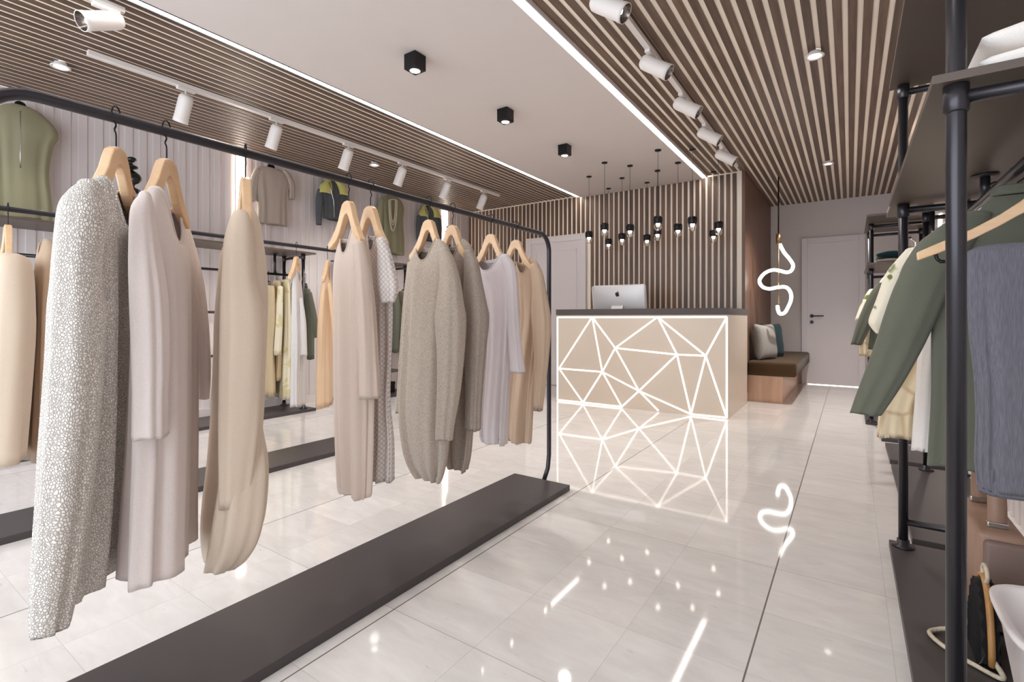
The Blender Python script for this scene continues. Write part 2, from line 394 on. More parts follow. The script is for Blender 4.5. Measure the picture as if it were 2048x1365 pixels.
# vertical LED lines on the ribbed walls
for nm, x0, x1, y, lb in (('wall_light_strip', XL+.015, XL+.03, 2.62, 'vertical light line on the ribbed wall beside the hanging t-shirt'),
                      ('wall_light_strip', XL+.015, XL+.03, 5.76, 'vertical light line on the ribbed wall near the slatted wall'),
                      ('wall_light_strip', XR-.028, XR-.013, 5.76, 'vertical light line on the wall behind the pipe shelving')):
    tag(obj(nm, B(x0, x1, y, y+.07, .35 if x0 < 0 else .5, 2.69), 'vled'), lb, 'strip light')

# ------------------------------------------------------------------ counter
PY = 5.20
nodes = dict(A=(1184.4, 634.4), B=(1315.4, 634.4), C=(1453.5, 634.4), D=(1118.2, 737.5), E=(1204.6, 744.3), F=(1230.4, 696.5), G=(1277.9, 782.4), H=(1354, 709.7),
             I=(1411.5, 712), J=(1166, 805.5), K=(1243.6, 814.6), L=(1316.8, 823), M=(1381.9, 829.5), N=(1453.5, 836), P=(1115, 635), Q=(1115, 801))
NP = {k: at(v[0], v[1], ('Y', PY)) for k, v in nodes.items()}
x0c, x1c = NP['P'].x-.012, NP['C'].x+.012
ct = empty('reception_counter', ((x0c+x1c)/2, 5.7, 0), label='beige reception counter with glowing triangle line pattern and dark top', cat='counter')
zt = 1.025
def cpart(n, bm, m, **k): return obj(n, bm, m, ct, loc=(ct.location.x, ct.location.y, 0), **k)
cpart('front_panel', B(x0c, x1c, PY, PY+.2, 0, zt), 'counter')
cpart('side_panel', B(x1c-.12, x1c, PY+.2005, 6.3, 0, zt), 'counter')
cpart('countertop', B((x0c-.002, x1c+.006, PY-.012, PY+.30, zt+.0005, 1.093), (x1c-.3, x1c+.006, PY+.3, 6.3, zt+.0005, 1.093)), 'top')
cpart('desk_surface', B((x0c, x1c-.125, PY+.205, 5.98, .83, .87), (x0c, x0c+.03, PY+.205, 5.98, 0, .829)), 'counter')
bm = bmesh.new()
def seg(a, b, w=.0078):
    a, b = Vector((a.x, a.z)), Vector((b.x, b.z)); t = (b-a).normalized(); n = Vector((-t.y, t.x))*w
    q = [a+n, b+n, b-n, a-n]
    lo = [bm.verts.new((p.x, PY+.001, p.y)) for p in q]; hi = [bm.verts.new((p.x, PY-.003, p.y)) for p in q]
    bm.faces.new(hi)
    for i in range(4): bm.faces.new((lo[i], lo[(i+1) % 4], hi[(i+1) % 4], hi[i]))
Zb = .012; 
for k in 'JKLMNQ': NP[k].z = max(NP[k].z, Zb)
for e in 'AD AE AF FB FE DE DJ EJ EK EG FG FH BH BI HI CI HG HM IM IN GK GL GM PC CN NM QJ JK PQ'.split(): seg(NP[e[0]], NP[e[1]])
cpart('light_lines', bm, 'line')
# computer
pc = empty('desktop_computer', (-2.27, 5.62, .871), label='silver desktop computer seen from behind on the reception counter', cat='computer')
tilt = Matrix.Translation((-2.27, 5.62, .99)) @ Matrix.Rotation(math.radians(9), 4, 'X')
bm = bmesh.new(); wv, hv = .338, .40
# back shell: rounded rectangle bulging toward the viewer (-y)
grid = []; nx, nz_ = 24, 16
for j in range(nz_+1):
    row = []
    for i in range(nx+1):
        u, v = -1+2*i/nx, -1+2*j/nz_
        k_ = max(abs(u)**6 + abs(v)**6, 0)
        uu, vv = u, v
        r = .07; px_, pz_ = u*wv, v*hv/2
        ex, ez = abs(px_)-(wv-.03), abs(pz_)-(hv/2-.03)
        if ex > 0 and ez > 0:
            h = max(ex, ez); l = math.hypot(ex, ez); px_ = math.copysign(wv-.03+ex*h/l, px_); pz_ = math.copysign(hv/2-.03+ez*h/l, pz_)
        bulge = .03*(1-abs(u)**2.5)*(1-abs(v)**2.5)
        row.append(bm.verts.new((px_, -.012-bulge, pz_+hv/2)))
    grid.append(row)
for j in range(nz_):
    for i in range(nx): bm.faces.new((grid[j][i], grid[j][i+1], grid[j+1][i+1], grid[j+1][i]))
edge = [grid[0][i] for i in range(nx+1)] + [grid[j][nx] for j in range(1, nz_+1)] + [grid[nz_][i] for i in range(nx-1, -1, -1)] + [grid[j][0] for j in range(nz_-1, 0, -1)]
fr_ = [bm.verts.new((v.co.x, 0, v.co.z)) for v in edge]
for i in range(len(edge)): bm.faces.new((edge[i], edge[(i+1) % len(edge)], fr_[(i+1) % len(edge)], fr_[i]))
bm.faces.new(fr_)
bm.transform(tilt)
obj('casing', bm, 'alu', pc, True, loc=pc.location)
bm = B(-.31, .31, .001, .004, .07, hv-.012); bm.transform(tilt); obj('screen', bm, 'glassy', pc, loc=pc.location)
bm = bmesh.new()
path = [(0, .05, 0), (0, -.14, 0), (0, -.155, .02), (0, -.11, .19), (0, -.085, .26)]
for a, b in zip(path, path[1:]):
    a, b = Vector(a), Vector(b); n_ = (b-a).cross(Vector((1, 0, 0))).normalized()*.003
    vs = []
    for p in (a, b):
        for sx in (-.07, .07):
            for s in (1, -1): vs.append(bm.verts.new((p.x+sx, p.y+n_.y*s, p.z+n_.z*s+.004)))
    for f in ((0, 1, 3, 2), (4, 6, 7, 5), (0, 4, 5, 1), (2, 3, 7, 6), (0, 2, 6, 4), (1, 5, 7, 3)): bm.faces.new([vs[i] for i in f])
bm.transform(Matrix.Translation((-2.27, 5.62, .8715)))
obj('stand', bm, 'alu', pc, loc=pc.location)
# fruit emblem
bm = bmesh.new()
def blob(pts, m4):
    vs = [bm.verts.new((p[0], 0, p[1])) for p in pts]; f = bm.faces.new(vs)
    r = bmesh.ops.extrude_face_region(bm, geom=[f]); ev = [e for e in r['geom'] if isinstance(e, bmesh.types.BMVert)]
    bmesh.ops.translate(bm, verts=ev, vec=(0, -.002, 0))
body_ = [(0, .78), (.18, .86), (.42, .84), (.60, .72), (.46, .58), (.40, .40), (.46, .22), (.66, .08), (.52, -.28), (.30, -.56), (.14, -.58), (0, -.52), (-.14, -.58), (-.32, -.56), (-.56, -.22), (-.68, .14), (-.66, .50), (-.48, .78), (-.24, .86)]
leaf_ = [(.0, .92), (.04, 1.12), (.16, 1.28), (.30, 1.34), (.30, 1.18), (.20, 1.02)]
sc_ = .036
for P in (body_, leaf_): blob([(x*sc_, z*sc_) for x, z in P], None)
bm.transform(tilt @ Matrix.Translation((0, -.0435, .285)))
obj('logo', bm, 'glassy', pc, loc=pc.location)

# ------------------------------------------------------------------ bench, cushions, neon
bn = empty('bench', (-.8, 7.55, 0), label='low pale wood bench with brown padded seat against the wood partition', cat='bench')
obj('base', B(XB+.009, -.645, 6.49, YB-.002, 0, .31), 'oak', bn, loc=bn.location)
bm = B(XB+.002, -.50, 6.46, YB-.004, .3105, .48)
o = obj('seat_pad', bm, 'seat', bn, True, loc=bn.location); md = o.modifiers.new('b', 'BEVEL'); md.width = .035; md.segments = 4
def pillow(name, c0, w, h, t, m, rz, tl, **k):
    bm = bmesh.new(); n = 20; G = []
    for s in (1, -1):
        for j in range(n+1):
            for i in range(n+1):
                u, v = -1+2*i/n, -1+2*j/n
                f = ((1-u**4)*(1-v**4))**.45
                pin = 1-.07*(1-abs(u)**1.5)*abs(v)**3; pin2 = 1-.07*(1-abs(v)**1.5)*abs(u)**3
                wr = .004*math.sin(9*u+5*v)*(1-f)
                G.append(bm.verts.new((u*w/2*pin2, s*(t/2*f)+wr, v*h/2*pin)))
    q = (n+1)*(n+1)
    for s in range(2):
        for j in range(n):
            for i in range(n):
                a = s*q+j*(n+1)+i; bm.faces.new((G[a], G[a+1], G[a+n+2], G[a+n+1]))
    bmesh.ops.remove_doubles(bm, verts=bm.verts, dist=.0005)
    bm.transform(Matrix.Translation(c0) @ Matrix.Rotation(rz, 4, 'Z') @ Matrix.Rotation(tl, 4, 'X'))
    o = obj(name, bm, m, None, True, loc=c0); tag(o, **k); return o
pillow('cushion', Vector((-.87, 6.83, .70)), .42, .44, .15, 'pgrey', math.radians(70), -.12, label='light grey cushion standing on the brown bench seat in front', cat='cushion')
pillow('cushion', Vector((-.84, 7.27, .70)), .42, .44, .13, 'teal', math.radians(66), -.12, label='dark teal cushion leaning behind the grey cushion on the bench', cat='cushion')
# neon pendant
dn = ('d', 6.0)
ne = empty('squiggle_pendant_light', at(1557, 560, dn), label='glowing white squiggly tube light hanging beside the passage door', cat='lamp')
NL = ne.location.copy()
sq = [(1559, 488), (1568, 505), (1578, 517), (1586, 530), (1583, 541), (1573, 545), (1556, 541), (1542, 541), (1528, 548), (1519, 561), (1524, 573), (1538, 578), (1556, 575), (1572, 575), (1581, 585), (1582, 600), (1576, 615), (1569, 626), (1560, 628), (1556, 620), (1555, 612)]
pts = [at(a, b, ('d', 6.0 + .05*math.sin(i*.9))) for i, (a, b) in enumerate(sq)]
obj('light_tube', tube_bm(smooth_path(pts, 5), .0195, 12), 'neon', ne, True, loc=NL)
xa, ya = at(1557, 560, dn)[:2]
obj('cord', cyl(.008, at(1557, 470, dn).z, HC, xa, ya, 8), 'black', ne, True, loc=NL)
obj('cap', cyl(.028, at(1557, 488, dn).z, at(1557, 468, dn).z, xa, ya), 'brass', ne, True, loc=NL)
obj('rod', cyl(.006, at(1557, 608, dn).z, at(1557, 488, dn).z, xa, ya, 8), 'brass', ne, True, loc=NL)

# ------------------------------------------------------------------ ceiling fittings
first = None
for i, y in enumerate((1.28, 2.30, 3.32, 4.34)):
    if i == 0: continue
    lb = ['', 'black cube ceiling spot, largest and nearest of the three on the white ceiling', 'black cube ceiling spot in the middle of the white ceiling row', 'black cube ceiling spot nearest the pendant lamps'][i]
    if first is None:
        t = empty('cube_ceiling_spot', (0, 0, 0), label=lb, cat='ceiling light', group='black cube ceiling spots')
        obj('housing', B((-.05, .05, -.05, .05, -.10, 0),), 'black', t, bevel=.004)
        obj('lens_ring', lathe([(.038, -.1005), (.038, -.103), (.033, -.103), (.033, -.1008)], 24), 'steel', t, True)
        obj('lamp_disc', lathe([(.001, -.1012), (.031, -.1012), (.031, -.1022), (.001, -.1022)], 24), 'spotglow', t)
        t.location = (-2.33, y, HC); first = t
    else: dup(first, (-2.33, y, HC), label=lb)
# recessed downlights
first = None
for x, y, lb in ((-.19, 3.77, 'round recessed downlight in the slatted ceiling above the aisle'), (-.2, 6.5, 'small round recessed downlight near the passage door'),
                 (-4.42, 1.05, 'round recessed downlight in the slatted ceiling over the left racks'), (-4.38, 3.7, 'round recessed downlight above the dark jacket on the left wall')):
    if first is None:
        t = empty('recessed_downlight', (x, y, HC), label=lb, cat='ceiling light', group='recessed downlights')
        obj('ring', lathe([(.055, -.001), (.055, -.006), (.042, -.006), (.034, .02), (.034, .0295)], 28, cap=False), 'fix', t, True)
        obj('lamp_disc', lathe([(.001, .012), (.033, .012), (.033, .014), (.001, .014)], 24), 'spotglow', t)
        first = t
    else: dup(first, (x, y, HC), label=lb)
# pendants
pend = [(1178, 353, 1178, 475, 'left end one, beside the white door'), (1209, 325, 1209, 460, 'high one, second from the white door'), (1217, 377, 1217, 489, 'lowest one'), (1245, 356, 1244, 479, 'lower of the two above the computer'), (1260, 331, 1260, 462, 'higher of the two above the computer'),
        (1294, 365, 1294, 481, 'low one right of the computer'), (1315, 300, 1316, 447, 'top one of the overlapping central pair'), (1315, 341, 1315, 469, 'bottom one of the overlapping central pair'), (1356, 325, 1356, 461, 'one right of the central pair'),
        (None, None, 1385, 448, 'one hanging alone under the light line end'), (None, None, 1427, 473, 'lower of the two at the far right end'), (None, None, 1437, 457, 'upper of the two at the far right end')]
first = None
for a, b_, px, py, lb in pend:
    if a: d = (HC-1)*FPX/(HZ-b_)
    else: d = .945*FPX/(HZ-py)
    p = at(px, py, ('d', d)); t = empty('pendant_lamp', (p.x, p.y, p.z), label='small black pendant lamp over the counter, ' + lb, cat='pendant lamp', group='pendant lamps over the counter')
    if first is None:
        t.location = (p.x, p.y, p.z)
        shade = obj('lamp_shade', lathe([(.006, .075), (.04, .07), (.046, .055), (.046, .02), (.041, -.005), (.038, -.005), (.042, .02), (.042, .052), (.006, .066)], 24, cap=False), 'black', t, True)
        glass = obj('glass_shade', lathe([(.041, .02), (.040, -.02), (.034, -.055), (.022, -.072), (.002, -.076), (.002, -.073), (.021, -.069), (.032, -.053), (.038, -.02), (.039, .02)], 24, cap=False), 'glass', t, True)
        bulb = obj('bulb', lathe([(.001, -.032), (.012, -.029), (.0205, -.014), (.022, -.002), (.017, .016), (.01, .03), (.01, .05)], 18), 'bulb', t, True)
        first = (shade, glass, bulb)
    else:
        for q in first:
            k_ = q.copy(); C.objects.link(k_); k_.parent = t
    top = HC - p.z
    obj('cord', cyl(.0022, .07, top, 0, 0, 6), 'black', t)
    obj('ceiling_rose', lathe([(.03, top-.012), (.032, top-.002), (.032, top-.0005)], 20), 'black', t, True)
# tracks and spotlights
zt_ = HC-.03
trk = []
for x, y0, y1, lb in ((-4.0, 1.08, 5.55, 'long white ceiling track with six spotlights over the left racks'), (-1.04, .3, 5.95, 'long white ceiling track with spotlights beside the bright light line above the aisle'), (-3.3, .1, 1.05, 'short white ceiling track at the near end, holding one spotlight')):
    trk.append(tag(obj('lighting_track', B((x-.018, x+.018, y0, y1, HC-.03, HC-.0005),), 'fix', None, bevel=.002), lb, 'lighting track'))
def spot_proto():
    t = empty('track_spotlight', (0, 0, 0), cat='spotlight')
    obj('adapter', B((-.017, .017, -.06, .06, -.02, 0),), 'fix', t, bevel=.003)
    obj('stem', cyl(.008, -.065, -.02, 0, 0, 10), 'fix', t, True)
    h = obj('head', lathe([(.0, .10), (.034, .097), (.045, .082), (.0475, .06), (.0475, -.075), (.0495, -.08), (.0495, -.105), (.046, -.105), (.042, -.09), (.03, -.06), (.008, -.05)], 28), 'fix', t, True)
    l = obj('reflector', lathe([(.0458, -.1045), (.041, -.09), (.028, -.068), (.004, -.062)], 24, cap=False), 'refl', h, True)
    obj('bulb', lathe([(.001, -.082), (.012, -.08), (.014, -.066)], 14), 'spotglow', h, True)
    return t, h
def set_head(root, dirv, off=.0):
    for ch in root.children:
        if ch.name.startswith('head'):
            d = Vector(dirv).normalized()
            q = d.to_track_quat('-Z', 'Y'); ch.rotation_mode = 'QUATERNION'; ch.rotation_quaternion = q
            ch.location = Vector((0, 0, -.075)) + d*off
proto, _h = spot_proto()
used = False
def place_spot(x, y, dirv, off, label, group):
    global used
    r = proto if not used else dup(proto)
    used = True
    r.location = (x, y, HC-.0305); set_head(r, dirv, off); r['label'] = label; r['group'] = group
    return r
lits = []
names_l = ['first and largest, nearest the near end', 'second from the near end', 'third from the near end', 'fourth, above the dark jacket', 'fifth, second from the far end', 'last at the far end by the slatted wall']
for i, px in enumerate((372, 553, 697, 805, 895, 968)):
    p = at(px, 400, ('X', -4.0))
    place_spot(-4.0, p.y, (-.42, -.05, -.9), .07, 'white spotlight on the long left track, ' + names_l[i], 'spotlights on the left track'); lits.append((-4.0, p.y, (-.42, -.05, -.9)))
names_r = ['nearest, cut by the top of the photo', 'second from the near end', 'third, middle one', 'fourth from the near end', 'last one, by the slatted wall']
for i, (px, py) in enumerate(((1225, 8), (1314, 130), (1376, 212), (1420, 270), (1452, 313))):
    d = 1.585*FPX/(HZ-py); p = at(px-6, py, ('d', d))
    place_spot(-1.04, p.y, (.82, .1, -.56), .035, 'white cylinder spotlight on the right track, ' + names_r[i], 'spotlights on the right track'); lits.append((-1.04, p.y, (.82, .1, -.56)))
place_spot(-3.3, .97, (.08, -.76, -.42), .02, 'big white spotlight hanging alone at the top left corner of the slatted ceiling', 'spotlights on the left track')

# ------------------------------------------------------------------ racks
def rail_rack(name, X, y0, y1, ztop, r, px0, px1, label, py0=None):
    t = empty(name, ((px0+px1)/2, (y0+y1)/2, 0), label=label, cat='clothes rack')
    L0 = t.location.copy()
    R = .10
    pts = [(X, y0+.06, .02), (X, y0+.015, .08), (X, y0, .16)]
    pts += [(X, y0, z) for z in (.5, .9, ztop-R)]
    pts += [(X, y0+R*(1-math.cos(a)), ztop-R+R*math.sin(a)) for a in [PI/2*k/8 for k in range(1, 9)]]
    pts += [(X, y0+R+(y1-y0-2*R)*k/6, ztop) for k in range(1, 7)]
    pts += [(X, y1-R+R*math.sin(a), ztop-R+R*math.cos(a)) for a in [PI/2*k/8 for k in range(1, 9)]]
    pts += [(X, y1, z) for z in (.9, .5, .16)] + [(X, y1-.015, .08), (X, y1-.06, .02)]
    obj('rail_frame', tube_bm(pts, r, 14), 'pipe', t, True, loc=L0)
    obj('platform', B(px0, px1, py0 if py0 is not None else y0-.25, y1-.08, 0, .032), 'plat', t, loc=L0, bevel=.002)
    return t
rail_rack('clothes_rack', -1.52, .222, 2.63, 1.5, .0135, -1.72, -1.335, 'black pipe clothes rack with long dark platform in front, full of beige garments', py0=-.5)
rail_rack('clothes_rack', -3.26, -.3, 2.62, 1.508, .0125, -3.45, -3.07, 'second black pipe clothes rack behind the front rack', py0=-.8)

# hangers
def strip_board(up, lo, T, w):
    # board between an upper and a lower chain (both from x = 0 outwards), mirrored, front and back faces plus the rim
    bm = bmesh.new(); n = len(up)
    U = [(-x, z) for x, z in up[:0:-1]] + up; Lc = [(-x, z) for x, z in lo[:0:-1]] + lo; V = []
    for s_ in (-1, 1):
        V.append([[bm.verts.new((x, s_*T - .01*(abs(x)/w)**2, z)) for x, z in ch] for ch in (U, Lc)])
    m = len(U)
    for (u, l) in V:
        for i in range(m-1): bm.faces.new((u[i], u[i+1], l[i+1], l[i]))
    for k_ in (0, 1):
        for i in range(m-1): bm.faces.new((V[0][k_][i], V[0][k_][i+1], V[1][k_][i+1], V[1][k_][i]))
    for i in (0, m-1): bm.faces.new((V[0][0][i], V[0][1][i], V[1][1][i], V[1][0][i]))
    return bm
def hanger_proto(m='hang', w=.108, label=''):
    t = empty('clothes_hanger', (0, 0, 0), label=label, cat='hanger')
    half = [(0, 0), (.013, -.002), (.026, -.011), (.036, -.032), (.047, -.062), (.066, -.098), (.090, -.130), (w, -.150)]
    inn = [(w-.002, -.172), (.084, -.160), (.056, -.136), (.040, -.112), (.028, -.086), (.018, -.064), (.009, -.051), (0, -.046)]
    inn = inn[::-1]
    bm = strip_board(half, inn, .0125, w)
    obj('wooden_arms', bm, m, t, False, bevel=.004)
    pts = smooth_path([(0, 0, -.01), (0, 0, .03), (.006, 0, .042), (0, 0, .056), (.012, 0, .066), (.0175, 0, .080), (.012, 0, .096), (0, 0, .103), (-.012, 0, .098), (-.0175, 0, .086)], 4)
    hk = obj('hook', tube_bm(pts, .0021, 8), 'black', t, True)
    return t
HP = hanger_proto(); HB = hanger_proto('black', .11)
HZT = 1.4265
_hused = {}
def hanger(x, y, z, th, label, group, proto_=None):
    p_ = proto_ or HP
    if p_.name not in _hused: _hused[p_.name] = 1; r = p_
    else: r = dup(p_)
    r.location = (x, y, z); r.rotation_euler = (0, 0, th); r['label'] = label
    if group: r['group'] = group
    return r

# ------------------------------------------------------------------ garments: tubes fitted from measured widths
def interp_levels(lv, n):
    P = smooth_path([Vector(l[:3]) for l in lv], n); return P
def gtube(levels, con, theta, w0, d0, fold=.008, k=7, seed=0, nphi=64, sub=5, open_top=True, dip=.0, open_bot=True, bm=None, flat=.85, hemwave=.004, lift=0):
    rnd = random.Random(seed); bm = bm or bmesh.new()
    hx, hy = math.cos(theta), math.sin(theta); nxx, nyy = -hy, hx
    P = interp_levels(levels, sub); L = len(P); rings = []
    ph = [rnd.uniform(0, 6.28) for _ in range(5)]
    if hasattr(con, '__call__'): conf = con
    else: conf = lambda v: con
    cc = []
    for i, q in enumerate(P):
        v = i/(L-1); py, xl, xr = q; cn = conf(v)
        mid = (xl+xr)/2; d = on_plane(mid, cn); lat = (mid-CX)/FPX*d
        cx_, cy_ = cam_xy(lat, d); s = 1.0
        for it in range(8):
            ext = []
            for j in range(24):
                a = 2*PI*j/24; ca, sa = math.cos(a), math.sin(a)
                ex = math.copysign(abs(ca)**flat, ca)*w0*s; ey = math.copysign(abs(sa)**flat, sa)*d0*s
                la, de = to_cam(cx_+ex*hx+ey*nxx, cy_+ex*hy+ey*nyy); ext.append(CX+FPX*la/max(de, .05))
            e0, e1 = min(ext), max(ext)
            s *= max(.3, min(3, (xr-xl)/(e1-e0)))
            mid += ((xl+xr)/2 - (e0+e1)/2)*.8
            d = on_plane(mid, cn); cx_, cy_ = cam_xy((mid-CX)/FPX*d, d)
        z = CH + (HZ-py)/FPX*d
        cc.append((cx_, cy_, z, s))
    dsg = 1 if (nxx*-cc[0][0] + nyy*-cc[0][1]) > 0 else -1
    for i, (cx_, cy_, z, s) in enumerate(cc):
        v = i/(L-1); ring = []
        vz = min(1, max(0, (cc[0][2]-z)/max(.1, cc[0][2]-cc[-1][2])))
        amp = fold*min(1, vz*3)*(.5+.5*vz)
        for j in range(nphi):
            a = 2*PI*j/nphi; ca, sa = math.cos(a), math.sin(a)
            ex = math.copysign(abs(ca)**flat, ca)*w0*s; ey = math.copysign(abs(sa)**flat, sa)*d0*s
            f = math.sin(k*a+ph[0]+.9*v) * .6 + math.sin((k+4)*a+ph[1]-1.3*v)*.4 + .35*math.sin((2*k+3)*a+ph[2]+2*v) + .3*math.sin(3*a+4*v+ph[3])
            side = .35 + .65*abs(sa)
            nn = Vector((ca*d0, sa*w0)).normalized()
            ex += nn.x*amp*f*side; ey += nn.y*amp*f*side
            zz = z
            if i == L-1: pass
            zz += lift*ca*max(0, 1-(cc[0][2]-z)/.2)
            zz += hemwave*math.sin(3*a+ph[4])*v**3
            if dip: zz -= dip*(max(0, dsg*sa) + .25*max(0, -dsg*sa))*max(0, 1-(cc[0][2]-z)/.17)*(1-abs(ca)**2.2)
            ring.append(bm.verts.new((cx_+ex*hx+ey*nxx, cy_+ex*hy+ey*nyy, zz)))
        rings.append(ring)
    def inner(ring, c_, sc, dz):
        return [bm.verts.new((c_[0]+(v.co.x-c_[0])*sc, c_[1]+(v.co.y-c_[1])*sc, v.co.z+dz)) for v in ring]
    first, last = rings[0][:], rings[-1][:]; R0 = list(rings)
    bi = min(len(R0)-1, 4)
    if open_top:
        r1 = inner(first, cc[0], .93, -.003); r2 = inner(R0[bi], cc[bi], .8, 0); rings = [r2, r1] + rings
    if open_bot:
        r1 = inner(last, cc[-1], .96, .002); r2 = inner(R0[-1-bi], cc[-1-bi], .84, 0); rings += [r1, r2]
    for a, b in zip(rings, rings[1:]):
        for j in range(nphi): bm.faces.new((a[j], a[(j+1) % nphi], b[(j+1) % nphi], b[j]))
    if not open_top:
        prev = rings[0]
        for sc_i, dz in ((.86, .007), (.6, .012), (.3, .014)):
            r1 = inner(first, cc[0], sc_i, dz)
            for j in range(nphi): bm.faces.new((prev[j], r1[j], r1[(j+1) % nphi], prev[(j+1) % nphi]))
            prev = r1
        bm.faces.new(prev)
    if not open_bot: bm.faces.new(rings[-1])
    topring = [v.co.copy() for v in first]
    return bm, cc, topring
def garment(name, m, label, cat, theta, body, con, w0=.21, d0=.07, sleeves=(), dip=.075, fold=.014, seed=1, group=None, neck=True, k=5, lift=0, neckm=None, sm=None, nohem=False):
    bm, cc, top = gtube(body, con, theta, w0, d0, fold, k, seed, dip=dip, lift=lift)
    base = Vector((cc[-1][0], cc[-1][1], cc[-1][2]))
    t = empty(name, base, label=label, cat=cat, group=group)
    obj('body', bm, m, t, True, loc=base)
    for i, (lv, c_, a, b_) in enumerate(sleeves):
        sb, _, _ = gtube(lv, c_, theta, a, b_, fold*.4, 3, seed*7+i, 40, open_top=False, hemwave=.002)
        obj('sleeve', sb, sm or m, t, True, loc=base)
    if neck:
        obj('neckband', tube_bm(top, .0035, 6, closed=True), neckm or m, t, True, loc=base)
    return t
def D(v): return ('d', v)
def ramp(a, b): return lambda v: ('d', a+(b-a)*v)

cm = {
 'knit': cloth('pebbled_knit', (234, 228, 220), 'knit', rgb2=(168, 158, 148)),
 'blouse': cloth('silk_blouse', (216, 204, 198), bump=.1),
 'tan': cloth('tan_wool', (208, 190, 170), bump=.15),
 'blush': cloth('blush_crepe', (206, 188, 174), bump=.1),
 'lattice': cloth('lattice_knit', (222, 214, 208), 'lattice', rgb2=(188, 178, 172)),
 'grey': cloth('oatmeal_heather', (176, 162, 148), 'heather'),
 'grey2': cloth('mushroom_heather', (160, 147, 135), 'heather'),
 'lilac': cloth('lilac_white', (214, 204, 204), bump=.1),
 'camel': cloth('camel_wool', (200, 176, 152), bump=.12),
 'green': cloth('moss_wool', (98, 99, 86), bump=.12),
 'olive': cloth('olive_crepe', (150, 146, 118), bump=.12),
 'greyblue': cloth('blue_grey_slub', (106, 104, 112), 'stripe', sc=1.8),
 'cream': cloth('cream_leaf_print', (236, 228, 208), 'leafy', rgb2=(112, 122, 60)),
 'quilt': cloth('quilted_beige', (226, 208, 176), 'quilt', rgb2=(196, 172, 138)),
 'offwhite': cloth('off_white_cotton', (232, 226, 220), bump=.1),
 'yellow': cloth('pale_yellow_print', (222, 214, 188), 'leafy', rgb2=(208, 196, 150)),
 'denim': cloth('charcoal_cloth', (88, 90, 94), 'stripe'),
 'lime': cloth('lime_collar', (204, 198, 120), bump=.1),
 'tee': cloth('taupe_jersey', (180, 166, 154), bump=.1),
 'khaki': cloth('khaki_drape', (192, 172, 138)),
 'orange': cloth('apricot_wool', (222, 190, 156)),
 'white2': cloth('pearl_satin', (206, 200, 196), bump=.05),
}
RX = -1.52
def hook_at(px, X=RX):
    r = (px-CX)/FPX; t = X/(-SN+CS*r); return t, (CS+SN*r)*t
rack1 = 'garments on the front rack'; hg1 = 'wooden hangers on the front rack'
